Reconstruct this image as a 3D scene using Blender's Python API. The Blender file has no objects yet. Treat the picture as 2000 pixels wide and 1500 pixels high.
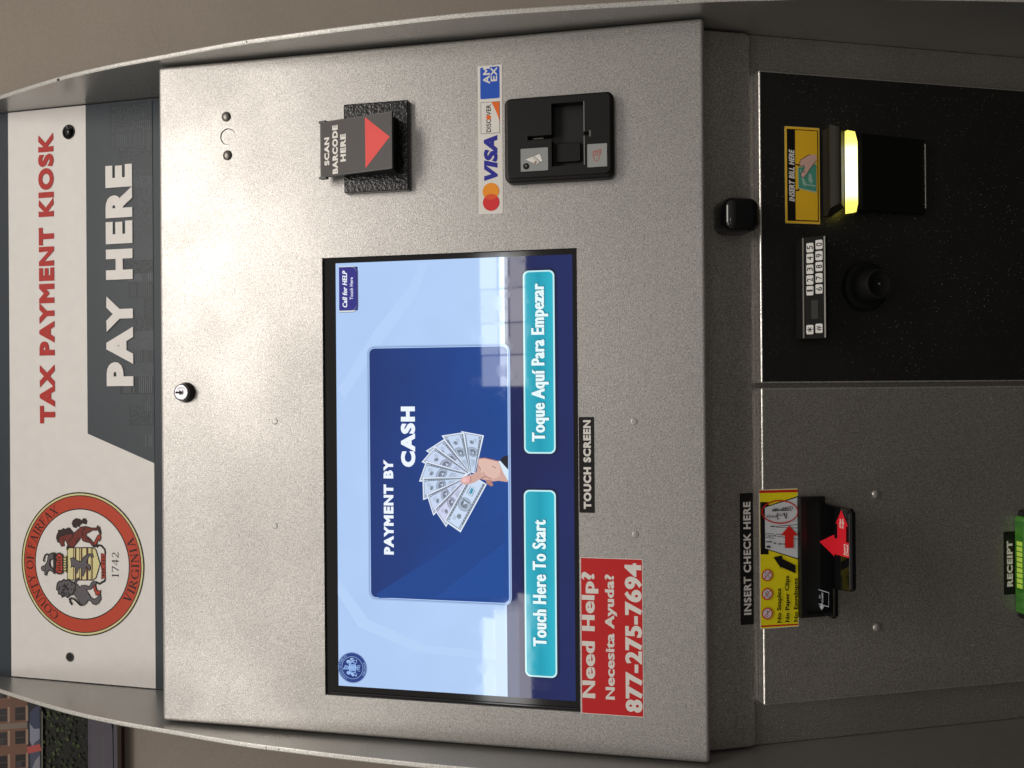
import bpy, math, random
from mathutils import Vector, Matrix, geometry
import colorsys

S = bpy.context.scene
COL = S.collection
random.seed(7)

# ------------------------------------------------------------------ camera
CAM = Vector((0.0059, -0.7794, 1.3626))
F_PX = 1600.0
cD = Vector((-0.00780074, -0.20031094, -0.97970132))   # picture right (phone held on its side): real-world down
cU = Vector((0.99996657, -0.00396236, -0.00715195))    # picture up: real-world right
cF = Vector((0.00244932, 0.97972436, -0.20033516))     # viewing direction
cam_data = bpy.data.cameras.new('camera')
cam_data.sensor_width = 36.0
cam_data.lens = 36.0 * F_PX / 2000.0
cam_data.clip_start = 0.02
cam_data.clip_end = 50.0
cam = bpy.data.objects.new('camera', cam_data)
COL.objects.link(cam)
m = Matrix.Identity(4)
for i in range(3):
    m[i][0], m[i][1], m[i][2], m[i][3] = cD[i], cU[i], -cF[i], CAM[i]
cam.matrix_world = m
S.camera = cam

# ------------------------------------------------------------------ light of the lobby
world = bpy.data.worlds.new("World")
S.world = world
world.use_nodes = True
wn = world.node_tree
bg = wn.nodes['Background']
tc = wn.nodes.new('ShaderNodeTexCoord')
sx = wn.nodes.new('ShaderNodeSeparateXYZ')
mr = wn.nodes.new('ShaderNodeMapRange')
rp = wn.nodes.new('ShaderNodeValToRGB')
mr.inputs[1].default_value = -1.0
mr.inputs[2].default_value = 1.0
wn.links.new(tc.outputs['Generated'], sx.inputs[0])
wn.links.new(sx.outputs['Z'], mr.inputs[0])
wn.links.new(mr.outputs[0], rp.inputs[0])
els = rp.color_ramp.elements
els[0].position = 0.22; els[0].color = (0.018, 0.0165, 0.015, 1)
els[1].position = 0.95; els[1].color = (0.34, 0.315, 0.29, 1)
e = els.new(0.45); e.color = (0.110, 0.102, 0.094, 1)
e = els.new(0.60); e.color = (0.172, 0.161, 0.149, 1)
wn.links.new(rp.outputs[0], bg.inputs[0])
bg.inputs[1].default_value = 1.40


def area_lamp(name, loc, target, sx_, sy_, radiance, col):
    d = bpy.data.lights.new(name, 'AREA')
    d.shape = 'RECTANGLE'
    d.size, d.size_y = sx_, sy_
    d.energy = radiance * math.pi * sx_ * sy_
    d.color = col
    o = bpy.data.objects.new(name, d)
    COL.objects.link(o)
    o.location = loc
    z = -(Vector(target) - Vector(loc)).normalized()
    x = Vector((1, 0, 0)); x = (x - z * x.dot(z)).normalized()
    y = z.cross(x)
    mm = Matrix.Identity(4)
    for i in range(3):
        mm[i][0], mm[i][1], mm[i][2], mm[i][3] = x[i], y[i], z[i], loc[i]
    o.matrix_world = mm
    return o


WARM = (1.0, 0.945, 0.875)
# ceiling troffers above and behind the person with the phone
area_lamp('ceiling_troffer_near', (0.48, -0.62, 2.75), (0.48, -0.62, 0), 1.15, 0.55, 8.6, WARM)
area_lamp('ceiling_troffer_far', (-0.85, -0.72, 2.75), (-0.85, -0.72, 0), 0.6, 0.45, 6.5, WARM)
# high windows across the lobby, mirrored in the glass of the screen
DAY = (0.93, 0.97, 1.0)
for k_, (xa_, xb_) in enumerate(((0.005, 0.20), (0.208, 0.405), (0.413, 0.625), (0.633, 0.87))):
    xm_, w_ = (xa_ + xb_) / 2, xb_ - xa_
    area_lamp('high_window_sky', (xm_, -3.5, 3.735 + .004 * k_), (xm_, 0, 3.1), w_, 0.12, 5.0 + 1.2 * (k_ % 2), DAY)
    area_lamp('high_window_bright', (xm_, -3.51, 3.635), (xm_, 0, 3.0), w_, 0.060, 15.0, DAY)
    area_lamp('high_window_blind', (xm_, -3.52, 3.535), (xm_, 0, 2.9), w_, 0.110, 6.4 - .7 * (k_ % 2), WARM)
for k_ in range(4):
    xr2 = -1.49 + .02 * k_
    area_lamp('side_window_row', ((xr2 - 2.05) / 2 + .02 * k_, -3.5, 3.765 - .092 * k_), ((xr2 - 2.05) / 2, 0, 3.1), 2.05 + xr2 + .05 * k_, 0.087, (6.5, 5.4, 6.2, 5.0)[k_], (DAY, WARM)[k_ % 2])

S.view_settings.view_transform = 'Standard'
S.view_settings.look = 'None'
S.view_settings.exposure = 0.0
S.view_settings.gamma = 1.0
S.view_settings.use_curve_mapping = False
S.cycles.use_denoising = True


# ------------------------------------------------------------------ helpers
def lin(c):
    out = []
    for v in c[:3]:
        v /= 255.0
        out.append(v / 12.92 if v <= 0.04045 else ((v + 0.055) / 1.055) ** 2.4)
    return tuple(out) + (1.0,)


MATS = {}


def mat(col, kind='print'):
    """flat ink: col is sRGB 0-255; kind print, gloss, emit, black, metal"""
    key = (tuple(col), kind)
    if key in MATS:
        return MATS[key]
    mt = bpy.data.materials.new('ink_%s' % kind)
    mt.use_nodes = True
    b = mt.node_tree.nodes['Principled BSDF']
    c = lin(col)
    if kind == 'emit':
        b.inputs['Base Color'].default_value = (0.004, 0.004, 0.005, 1)
        b.inputs['Emission Color'].default_value = c
        b.inputs['Emission Strength'].default_value = 1.0
        b.inputs['Roughness'].default_value = 0.03
    else:
        b.inputs['Base Color'].default_value = c
        b.inputs['Roughness'].default_value = {'print': 0.45, 'gloss': 0.08, 'black': 0.35, 'metal': 0.25, 'matte': 0.7, 'dull': 0.6, 'mirror': 0.035}[kind]
        if kind == 'dull':
            b.inputs['Specular IOR Level'].default_value = 0.15
        if kind == 'metal':
            b.inputs['Metallic'].default_value = 1.0
        if kind == 'print':
            b.inputs['Specular IOR Level'].default_value = 0.35
            nt = mt.node_tree
            t = nt.nodes.new('ShaderNodeTexCoord'); nz = nt.nodes.new('ShaderNodeTexNoise')
            nz.inputs['Scale'].default_value = 60; nz.inputs['Detail'].default_value = 5
            mx = nt.nodes.new('ShaderNodeMixRGB'); mx.blend_type = 'MULTIPLY'
            mx.inputs[1].default_value = c
            r = nt.nodes.new('ShaderNodeValToRGB')
            r.color_ramp.elements[0].position = .3; r.color_ramp.elements[0].color = (.955, .955, .955, 1)
            r.color_ramp.elements[1].position = .7
            mx.inputs[0].default_value = 1.0
            nt.links.new(t.outputs['Object'], nz.inputs['Vector'])
            nt.links.new(nz.outputs['Fac'], r.inputs[0])
            nt.links.new(r.outputs[0], mx.inputs[2])
            nt.links.new(mx.outputs[0], b.inputs['Base Color'])
    MATS[key] = mt
    return mt


def powder(name, base, metallic, rough, grain=520.0, bump=0.35, flake=0.0, contrast=0.22, depth=0.0006, flake_scale=420):
    """textured powder coat on sheet metal, with optional bright flakes"""
    mt = bpy.data.materials.new(name)
    mt.use_nodes = True
    nt = mt.node_tree
    b = nt.nodes['Principled BSDF']
    b.inputs['Metallic'].default_value = metallic
    t = nt.nodes.new('ShaderNodeTexCoord')
    nz = nt.nodes.new('ShaderNodeTexNoise'); nz.inputs['Scale'].default_value = grain
    nz.inputs['Detail'].default_value = 2.5; nz.inputs['Roughness'].default_value = 0.6
    nt.links.new(t.outputs['Object'], nz.inputs['Vector'])
    ramp = nt.nodes.new('ShaderNodeValToRGB')
    lo, hi = 1 - contrast, 1 + contrast
    ramp.color_ramp.elements[0].position = 0.32
    ramp.color_ramp.elements[0].color = tuple(v * lo for v in base) + (1,)
    ramp.color_ramp.elements[1].position = 0.68
    ramp.color_ramp.elements[1].color = tuple(min(1, v * hi) for v in base) + (1,)
    nt.links.new(nz.outputs['Fac'], ramp.inputs[0])
    col = ramp.outputs[0]
    # large slow variation of the coat
    n2 = nt.nodes.new('ShaderNodeTexNoise'); n2.inputs['Scale'].default_value = 9; n2.inputs['Detail'].default_value = 6
    nt.links.new(t.outputs['Object'], n2.inputs['Vector'])
    r2 = nt.nodes.new('ShaderNodeMapRange'); r2.inputs[1].default_value = .3; r2.inputs[2].default_value = .7
    r2.inputs[3].default_value = rough - 0.07; r2.inputs[4].default_value = rough + 0.07
    nt.links.new(n2.outputs['Fac'], r2.inputs[0])
    nt.links.new(r2.outputs[0], b.inputs['Roughness'])
    if flake > 0:
        vo = nt.nodes.new('ShaderNodeTexVoronoi'); vo.inputs['Scale'].default_value = flake_scale
        nt.links.new(t.outputs['Object'], vo.inputs['Vector'])
        sp = nt.nodes.new('ShaderNodeSeparateColor')
        nt.links.new(vo.outputs['Color'], sp.inputs[0])
        gt = nt.nodes.new('ShaderNodeMath'); gt.operation = 'GREATER_THAN'; gt.inputs[1].default_value = 0.93
        nt.links.new(sp.outputs[0], gt.inputs[0])
        ls = nt.nodes.new('ShaderNodeMath'); ls.operation = 'LESS_THAN'; ls.inputs[1].default_value = 0.22
        nt.links.new(vo.outputs['Distance'], ls.inputs[0])
        mu = nt.nodes.new('ShaderNodeMath'); mu.operation = 'MULTIPLY'
        nt.links.new(gt.outputs[0], mu.inputs[0]); nt.links.new(ls.outputs[0], mu.inputs[1])
        n3 = nt.nodes.new('ShaderNodeTexNoise'); n3.inputs['Scale'].default_value = 14; n3.inputs['Detail'].default_value = 3
        nt.links.new(t.outputs['Object'], n3.inputs['Vector'])
        m4 = nt.nodes.new('ShaderNodeMapRange'); m4.inputs[1].default_value = .40; m4.inputs[2].default_value = .66
        m4.inputs[3].default_value = flake * .25; m4.inputs[4].default_value = flake * 1.5
        nt.links.new(n3.outputs['Fac'], m4.inputs[0])
        mm = nt.nodes.new('ShaderNodeMath'); mm.operation = 'MULTIPLY'
        nt.links.new(mu.outputs[0], mm.inputs[0]); nt.links.new(m4.outputs[0], mm.inputs[1])
        mx = nt.nodes.new('ShaderNodeMixRGB')
        mx.inputs[2].default_value = (0.85, 0.82, 0.76, 1)
        nt.links.new(mm.outputs[0], mx.inputs[0]); nt.links.new(col, mx.inputs[1])
        col = mx.outputs[0]
    nt.links.new(col, b.inputs['Base Color'])
    bp = nt.nodes.new('ShaderNodeBump'); bp.inputs['Strength'].default_value = bump
    bp.inputs['Distance'].default_value = depth
    nt.links.new(nz.outputs['Fac'], bp.inputs['Height'])
    nt.links.new(bp.outputs[0], b.inputs['Normal'])
    return mt


M_SILVER = powder('silver_powder_coat', (0.435, 0.418, 0.400), 0.74, 0.40, grain=820, bump=0.42, contrast=0.34)
M_GREY = powder('grey_powder_coat', (0.33, 0.31, 0.285), 0.70, 0.36, grain=700, bump=0.45, flake=0.85, contrast=0.36)
M_SIDE = powder('side_sheet_coat', (0.42, 0.41, 0.392), 0.78, 0.32, grain=620, bump=0.10, contrast=0.10)
M_BLACKDOOR = powder('black_flake_coat', (0.006, 0.006, 0.0055), 0.0, 0.42, grain=620, bump=0.35, flake=0.32, contrast=0.3, flake_scale=700)
M_CRINKLE = powder('black_crinkle_coat', (0.010, 0.010, 0.011), 0.0, 0.16, grain=300, bump=0.8, contrast=0.3, depth=0.0011)
M_PLASTIC = powder('black_moulded_plastic', (0.008, 0.0075, 0.0072), 0.0, 0.42, grain=900, bump=0.12, contrast=0.25)
M_PLASTIC.node_tree.nodes['Principled BSDF'].inputs['Specular IOR Level'].default_value = 0.28
M_GLOSSBLACK = mat((10, 10, 11), 'mirror')
M_DARK = mat((9, 9, 9), 'matte')
M_CHROME = mat((138, 138, 142), 'metal')
M_STEEL = powder('dull_steel', (0.20, 0.19, 0.175), 0.8, 0.34, grain=900, bump=.05, contrast=.1)
M_BRIGHTEDGE = powder('bare_sheet_edge', (0.74, 0.72, 0.68), 0.85, 0.30, grain=300, bump=0.2, contrast=0.25)


def worn_edge():
    mt = powder('worn_cut_edge', (0.60, 0.585, 0.55), 0.55, 0.42, grain=900, bump=0.5, contrast=0.35)
    nt = mt.node_tree
    b = nt.nodes['Principled BSDF']
    src = b.inputs['Base Color'].links[0].from_socket
    t = nt.nodes.new('ShaderNodeTexCoord')
    nz = nt.nodes.new('ShaderNodeTexNoise'); nz.inputs['Scale'].default_value = 130; nz.inputs['Detail'].default_value = 3
    nt.links.new(t.outputs['Object'], nz.inputs['Vector'])
    r = nt.nodes.new('ShaderNodeValToRGB')
    r.color_ramp.elements[0].position = .700; r.color_ramp.elements[0].color = (0, 0, 0, 1)
    r.color_ramp.elements[1].position = .715
    nt.links.new(nz.outputs['Fac'], r.inputs[0])
    mx = nt.nodes.new('ShaderNodeMixRGB'); mx.inputs[2].default_value = (0.03, 0.028, 0.025, 1)
    nt.links.new(r.outputs[0], mx.inputs[0]); nt.links.new(src, mx.inputs[1])
    nt.links.new(mx.outputs[0], b.inputs['Base Color'])
    return mt


M_EDGE = worn_edge()


def glow(name, col, strength, rough=0.2):
    mt = bpy.data.materials.new(name)
    mt.use_nodes = True
    b = mt.node_tree.nodes['Principled BSDF']
    b.inputs['Base Color'].default_value = lin(col)
    b.inputs['Emission Color'].default_value = lin(col)
    b.inputs['Emission Strength'].default_value = strength
    b.inputs['Roughness'].default_value = rough
    return mt


ROOT = Vector((0, 0.30, 0))


def link(name, me, parent=None, label=None):
    o = bpy.data.objects.new(name, me)
    COL.objects.link(o)
    if parent is not None:
        o.parent = parent
    if label:
        o['label'] = label
    return o


class MB:
    """mesh builder in world metres"""

    def __init__(self):
        self.v, self.f, self.mi, self.sm, self.mats = [], [], [], [], []

    def slot(self, mt):
        if mt not in self.mats:
            self.mats.append(mt)
        return self.mats.index(mt)

    def add(self, verts, faces, mt, smooth=False):
        b = len(self.v)
        self.v += [Vector(p) for p in verts]
        k = self.slot(mt)
        for f in faces:
            self.f.append([b + i for i in f])
            self.mi.append(k)
            self.sm.append(smooth)

    def build(self, name, parent=None, label=None, off=ROOT):
        me = bpy.data.meshes.new(name)
        me.from_pydata([tuple(p - off) for p in self.v], [], self.f)
        for mt in self.mats:
            me.materials.append(mt)
        me.polygons.foreach_set('material_index', self.mi)
        me.polygons.foreach_set('use_smooth', self.sm)
        me.update()
        return link(name, me, parent, label)


class Plane:
    def __init__(self, O, ex, ey):
        self.O, self.ex, self.ey = Vector(O), Vector(ex).normalized(), Vector(ey).normalized()
        self.n = self.ex.cross(self.ey)

    def w(self, x, y, h=0.0):
        return self.O + self.ex * x + self.ey * y + self.n * h

    def up(self, h):
        return Plane(self.O + self.n * h, self.ex, self.ey)

    def P(self, u, v, h=0.0):
        """metres on this surface for a measurement (u, v) taken in the 2000 x 1500 photograph"""
        d = cD * ((u - 1000) / F_PX) + cU * ((750 - v) / F_PX) + cF
        O = self.O + self.n * h
        p = CAM + d * ((O - CAM).dot(self.n) / d.dot(self.n)) - O
        return (p.dot(self.ex), p.dot(self.ey))

    def box(self, u0, v0, u1, v1, h=0.0):
        """upright rectangle x0, y0, x1, y1 from photo extents measured at the middle of each side"""
        um, vm = (u0 + u1) / 2, (v0 + v1) / 2
        x0 = self.P(um, v1, h)[0]; x1 = self.P(um, v0, h)[0]
        y0 = self.P(u1, vm, h)[1]; y1 = self.P(u0, vm, h)[1]
        return x0, y0, x1, y1


def rect(x0, y0, x1, y1):
    return [(x0, y0), (x1, y0), (x1, y1), (x0, y1)]


def rrect(x0, y0, x1, y1, r, k=6, corners=(1, 1, 1, 1)):
    pts = []
    for (cx, cy, a, on) in ((x1 - r, y0 + r, -90, corners[0]), (x1 - r, y1 - r, 0, corners[1]),
                            (x0 + r, y1 - r, 90, corners[2]), (x0 + r, y0 + r, 180, corners[3])):
        if on:
            for i in range(k + 1):
                t = math.radians(a + 90 * i / k)
                pts.append((cx + r * math.cos(t), cy + r * math.sin(t)))
        else:
            sxn = 1 if cx > (x0 + x1) / 2 else -1
            syn = 1 if cy > (y0 + y1) / 2 else -1
            pts.append((cx + sxn * r, cy + syn * r))
    return pts


def circle(cx, cy, r, k=40, ry=None):
    ry = ry or r
    return [(cx + r * math.cos(2 * math.pi * i / k), cy + ry * math.sin(2 * math.pi * i / k)) for i in range(k)]


def ccw(p):
    a = sum(p[i][0] * p[(i + 1) % len(p)][1] - p[(i + 1) % len(p)][0] * p[i][1] for i in range(len(p)))
    return list(p) if a > 0 else list(reversed(p))


def inset(p, d):
    """mitred inset of a counter-clockwise outline"""
    n = len(p); out = []
    for i in range(n):
        a, b, c = Vector(p[i - 1]), Vector(p[i]), Vector(p[(i + 1) % n])
        e1 = (b - a); e2 = (c - b)
        if e1.length < 1e-9 or e2.length < 1e-9:
            out.append(p[i]); continue
        e1.normalize(); e2.normalize()
        n1 = Vector((-e1.y, e1.x)); n2 = Vector((-e2.y, e2.x))
        m_ = n1 + n2
        s = max(0.35, 1 + n1.dot(n2))
        q = b + m_ * (d / s)
        out.append((q.x, q.y))
    return out


def prism(mb, pl, outline, h0, h1, mt, bevel=0.0, segs=4, holes=(), cap=True, back=False, hole_depth=None, side_mt=None, smooth=False):
    """plate standing on surface pl: outline at height h0 to h1, front edge rounded by bevel, with through holes"""
    o = ccw(outline); n = len(o)
    rings = [(o, h0)]
    if bevel > 0:
        for k in range(segs + 1):
            t = math.pi / 2 * k / segs
            rings.append((inset(o, bevel * (1 - math.cos(t))) if k else o, h1 - bevel + bevel * math.sin(t)))
    else:
        rings.append((o, h1))
    vs = [pl.w(x, y, h) for (r, h) in rings for (x, y) in r]
    fs = []
    for k in range(len(rings) - 1):
        for i in range(n):
            j = (i + 1) % n
            fs.append((k * n + i, k * n + j, (k + 1) * n + j, (k + 1) * n + i))
    mb.add(vs, fs, side_mt or mt, smooth)
    top = rings[-1][0]
    if cap:
        cap_face(mb, pl, top, h1, mt, holes)
    for q_, hl in enumerate(holes):
        hl = ccw(hl); k = len(hl)
        hd_ = hole_depth[q_] if isinstance(hole_depth, tuple) else hole_depth
        hd = h0 if hd_ is None else h1 - hd_
        vs = [pl.w(x, y, h1) for x, y in hl] + [pl.w(x, y, hd) for x, y in hl]
        mb.add(vs, [((i + 1) % k, i, k + i, k + (i + 1) % k) for i in range(k)], side_mt or mt)
    if back:
        mb.add([pl.w(x, y, h0) for x, y in o], [tuple(reversed(range(n)))], mt)


def cap_face(mb, pl, outline, h, mt, holes=()):
    if not holes:
        mb.add([pl.w(x, y, h) for x, y in outline], [tuple(range(len(outline)))], mt)
        return
    loops = [[Vector((x, y, 0)) for x, y in outline]] + [[Vector((x, y, 0)) for x, y in ccw(hl)] for hl in holes]
    tris = geometry.tessellate_polygon(loops)
    flat = [p for l in loops for p in l]
    fs = []
    for a, b, c in tris:
        cr = (flat[b] - flat[a]).cross(flat[c] - flat[a]).z
        fs.append((a, b, c) if cr > 0 else (a, c, b))
    mb.add([pl.w(p.x, p.y, h) for p in flat], fs, mt)


def lathe(mb, pl, cx, cy, prof, mt, k=36, smooth=True):
    """prof: list of (radius, height) on surface pl"""
    vs, fs = [], []
    for r, h in prof:
        for i in range(k):
            a = 2 * math.pi * i / k
            vs.append(pl.w(cx + r * math.cos(a), cy + r * math.sin(a), h))
    for j in range(len(prof) - 1):
        for i in range(k):
            i2 = (i + 1) % k
            fs.append((j * k + i, j * k + i2, (j + 1) * k + i2, (j + 1) * k + i))
    fs.append(tuple((len(prof) - 1) * k + i for i in range(k)))
    mb.add(vs, fs, mt, smooth)


def dome(mb, pl, cx, cy, r, h, mt):
    lathe(mb, pl, cx, cy, [(r * math.cos(t), h * math.sin(t)) for t in [i * math.pi / 2 / 7 for i in range(7)]] + [(r * .02, h)], mt)


_glyph_cache = {}


def glyphs(body, space, shear):
    key = (body, space, shear)
    if key in _glyph_cache:
        return _glyph_cache[key]
    cu = bpy.data.curves.new('lettering', 'FONT')
    cu.body = body; cu.size = 1.0; cu.space_character = space; cu.resolution_u = 4; cu.shear = shear
    ob = bpy.data.objects.new('lettering', cu)
    COL.objects.link(ob)
    dg = bpy.context.evaluated_depsgraph_get()
    ev = ob.evaluated_get(dg)
    me = ev.to_mesh()
    vs = [(v.co.x, v.co.y) for v in me.vertices]
    fs = [tuple(p.vertices) for p in me.polygons]
    ev.to_mesh_clear()
    bpy.data.objects.remove(ob); bpy.data.curves.remove(cu)
    # outline loops with the outward side, for thickening the strokes
    cnt = {}
    for f in fs:
        for i in range(len(f)):
            a, b = f[i], f[(i + 1) % len(f)]
            k = (min(a, b), max(a, b))
            cnt.setdefault(k, []).append((a, b, f))
    fixed = []
    nxt = {}
    for k, l in cnt.items():
        if len(l) == 1:
            a, b, f = l[0]
            cx = sum(vs[i][0] for i in f) / len(f); cy = sum(vs[i][1] for i in f) / len(f)
            ex, ey = vs[b][0] - vs[a][0], vs[b][1] - vs[a][1]
            if ex * (cy - vs[a][1]) - ey * (cx - vs[a][0]) < 0:
                a, b = b, a
            nxt[a] = b                                    # fill lies on the left of a -> b
    loops, seen = [], set()
    for st in list(nxt):
        if st in seen:
            continue
        lp, c = [], st
        while c not in seen and c in nxt:
            seen.add(c); lp.append(c); c = nxt[c]
        if len(lp) > 2:
            loops.append([vs[i] for i in lp])
    _glyph_cache[key] = (vs, fs, loops)
    return _glyph_cache[key]


class Art:
    """flat printed artwork on a surface: ink layers a few hundredths of a millimetre apart"""

    def __init__(self, pl, h=0.0003, kind='print', dz=2.5e-5):
        self.pl, self.h, self.kind, self.dz = pl, h, kind, dz
        self.mb = MB()

    def P(self, u, v):
        return self.pl.P(u, v)

    def poly(self, pts, col, kind=None, keep=False):
        p = ccw(pts)
        self.mb.add([self.pl.w(x, y, self.h) for x, y in p], [tuple(range(len(p)))], mat(col, kind or self.kind))
        if not keep:
            self.h += self.dz

    def px(self, pts, col, kind=None, keep=False):
        self.poly([self.P(*p) for p in pts], col, kind, keep)

    def boxpx(self, u0, v0, u1, v1, col, kind=None, r=0.0, keep=False, corners=(1, 1, 1, 1)):
        b = self.pl.box(u0, v0, u1, v1)
        self.poly(rrect(*b, r, corners=corners) if r > 0 else rect(*b), col, kind, keep)
        return b

    def strip(self, pts, w, col, closed=False, kind=None):
        """line of width w along pts (local metres)"""
        n = len(pts); L, R = [], []
        for i in range(n):
            a = Vector(pts[i - 1] if (closed or i) else pts[i])
            c = Vector(pts[(i + 1) % n] if (closed or i < n - 1) else pts[i])
            d = c - a
            if d.length < 1e-9:
                d = Vector((1, 0))
            d.normalize(); nn = Vector((-d.y, d.x)) * (w / 2)
            b = Vector(pts[i])
            L.append(b + nn); R.append(b - nn)
        vs = [self.pl.w(p.x, p.y, self.h) for p in L + R]
        m_ = n if closed else n - 1
        self.mb.add(vs, [(i, n + i, n + (i + 1) % n, (i + 1) % n) for i in range(m_)], mat(col, kind or self.kind))
        self.h += self.dz

    def strippx(self, pts, wpx, col, closed=False):
        self.strip([self.P(*p) for p in pts], wpx * 0.00052, col, closed)

    def ring(self, cx, cy, r0, r1, col, k=72, kind=None):
        vs = [self.pl.w(cx + r * math.cos(2 * math.pi * i / k), cy + r * math.sin(2 * math.pi * i / k), self.h) for r in (r0, r1) for i in range(k)]
        self.mb.add(vs, [(i, k + i, k + (i + 1) % k, (i + 1) % k) for i in range(k)], mat(col, kind or self.kind))
        self.h += self.dz

    def text(self, body, box, col, bold=0.03, space=1.08, shear=0.0, xf=None, kind=None, inner=None):
        """body fitted to the local rectangle box; bold is the stroke thickening in em"""
        vs, fs, loops = glyphs(body, space, shear)
        xs = [p[0] for p in vs]; ys = [p[1] for p in vs]
        bx_, by_ = bold if isinstance(bold, tuple) else (bold, bold)
        x0, x1, y0, y1 = min(xs) - bx_, max(xs) + bx_, min(ys) - by_, max(ys) + by_
        bx0, by0, bx1, by1 = box
        kx, ky = (bx1 - bx0) / (x1 - x0), (by1 - by0) / (y1 - y0)

        def T(p):
            q = (bx0 + (p[0] - x0) * kx, by0 + (p[1] - y0) * ky)
            return xf(*q) if xf else q
        mt = mat(col, kind or self.kind)
        h = self.h
        self.mb.add([self.pl.w(*T(p), h + 3e-5) for p in vs], [f if self._pos(vs, f) else tuple(reversed(f)) for f in fs], mt)
        if bx_ > 0:
            for lp in loops:
                n = len(lp)
                out = []
                for i in range(n):
                    a, b, c = Vector(lp[i - 1]), Vector(lp[i]), Vector(lp[(i + 1) % n])
                    e1, e2 = (b - a), (c - b)
                    if e1.length < 1e-7 or e2.length < 1e-7:
                        e1 = e2 = (c - a)
                    e1 = e1.normalized(); e2 = e2.normalized()
                    n1 = Vector((e1.y, -e1.x)); n2 = Vector((e2.y, -e2.x))
                    s = max(0.45, 1 + n1.dot(n2))
                    q = (n1 + n2) / s
                    out.append((b.x + q.x * bx_, b.y + q.y * by_))
                V = []; F = []
                for i in range(n):
                    j = (i + 1) % n
                    hh = h + 1e-6 * (i % 19)
                    k = len(V)
                    V += [self.pl.w(*T(lp[i]), hh), self.pl.w(*T(out[i]), hh), self.pl.w(*T(out[j]), hh), self.pl.w(*T(lp[j]), hh)]
                    F.append((k, k + 1, k + 2, k + 3))
                self.mb.add(V, F, mt)
        self.h += 4e-5
        if inner:
            mt = mat(inner, kind or self.kind)
            self.mb.add([self.pl.w(*T(p), self.h + 3e-5) for p in vs], [f if self._pos(vs, f) else tuple(reversed(f)) for f in fs], mt)
            self.h += 4e-5

    @staticmethod
    def _pos(vs, f):
        a, b, c = vs[f[0]], vs[f[1]], vs[f[2]]
        return (b[0] - a[0]) * (c[1] - a[1]) - (b[1] - a[1]) * (c[0] - a[0]) > 0

    def textpx(self, body, u0, v0, u1, v1, col, **kw):
        self.text(body, self.pl.box(u0, v0, u1, v1), col, **kw)

    def build(self, name, parent, label=None):
        return self.mb.build(name, parent, label)


# ------------------------------------------------------------------ surfaces of the kiosk
W = 0.3835
TH, THS = 0.3944, 0.4309
X = (1, 0, 0)
PANEL = Plane((0, 0, 1.0), X, (0, math.sin(TH), math.cos(TH)))
PANEL_L = 0.6211
_so = PANEL.w(0, PANEL_L, -0.092)
SIGN = Plane(_so, X, (0, math.sin(THS), math.cos(THS)))
STRIP = Plane((0, 0.0281, 0), X, (0, 0, 1))
FRAME = Plane((0, 0.0341, 0), X, (0, 0, 1))
DOOR_Y = 0.0225
DOOR = Plane((0, DOOR_Y, 0), X, (0, 0, 1))

# ------------------------------------------------------------------ wall behind
WALL_Y = 0.78
WALL = Plane((0, WALL_Y, 0), X, (0, 0, 1))


def wall_mat():
    mt = bpy.data.materials.new('taupe_wall_paint')
    mt.use_nodes = True
    nt = mt.node_tree
    b = nt.nodes['Principled BSDF']
    b.inputs['Roughness'].default_value = 0.75
    t = nt.nodes.new('ShaderNodeTexCoord')
    nz = nt.nodes.new('ShaderNodeTexNoise'); nz.inputs['Scale'].default_value = 330; nz.inputs['Detail'].default_value = 3
    n2 = nt.nodes.new('ShaderNodeTexNoise'); n2.inputs['Scale'].default_value = 4; n2.inputs['Detail'].default_value = 4
    nt.links.new(t.outputs['Object'], nz.inputs['Vector']); nt.links.new(t.outputs['Object'], n2.inputs['Vector'])
    r = nt.nodes.new('ShaderNodeValToRGB')
    r.color_ramp.elements[0].position = .3; r.color_ramp.elements[0].color = (0.375, 0.318, 0.264, 1)
    r.color_ramp.elements[1].position = .7; r.color_ramp.elements[1].color = (0.465, 0.398, 0.335, 1)
    ad = nt.nodes.new('ShaderNodeMixRGB'); ad.inputs[0].default_value = 0.5
    nt.links.new(nz.outputs['Fac'], ad.inputs[1]); nt.links.new(n2.outputs['Fac'], ad.inputs[2])
    nt.links.new(ad.outputs[0], r.inputs[0]); nt.links.new(r.outputs[0], b.inputs['Base Color'])
    bp = nt.nodes.new('ShaderNodeBump'); bp.inputs['Strength'].default_value = .3; bp.inputs['Distance'].default_value = .001
    nt.links.new(nz.outputs['Fac'], bp.inputs['Height']); nt.links.new(bp.outputs[0], b.inputs['Normal'])
    return mt


mb = MB()
prism(mb, WALL, rect(-2.2, 0.0, 2.2, 3.0), -0.12, 0.0, wall_mat(), back=True)
wall = mb.build('wall', off=Vector((0, 0, 0)))
wall['kind'] = 'structure'
wall['label'] = 'plain taupe painted wall behind the metal kiosk'
wall['category'] = 'wall'

# framed street picture on the wall, beside the kiosk
x1 = WALL.P(150, 1290)[0]
yb = WALL.P(243, 1440)[1]
xl, yt = x1 - 0.95, yb + 0.62
pic = bpy.data.objects.new('framed_picture', None)
COL.objects.link(pic)
pic.location = (x1 - 0.5, WALL_Y, yb)
pic['label'] = 'dark edged street picture with brick building and trees on the taupe wall'
pic['category'] = 'picture'
PO = Vector(pic.location)
mb = MB()
prism(mb, WALL, rect(xl, yb, x1, yt), 0.0, 0.022, mat((58, 40, 24), 'print'))
mb.build('frame', pic, off=PO)
PICT = WALL.up(0.022)
a = Art(PICT, 0.0004)
hb = PICT.P(236, 1440)[1] - PICT.P(243, 1440)[1]
ix0, iy0, ix1, iy1 = xl + hb, yb + hb, x1 - hb, yt - hb


def yy(u):
    return PICT.P(u, 1440)[1]


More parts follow.
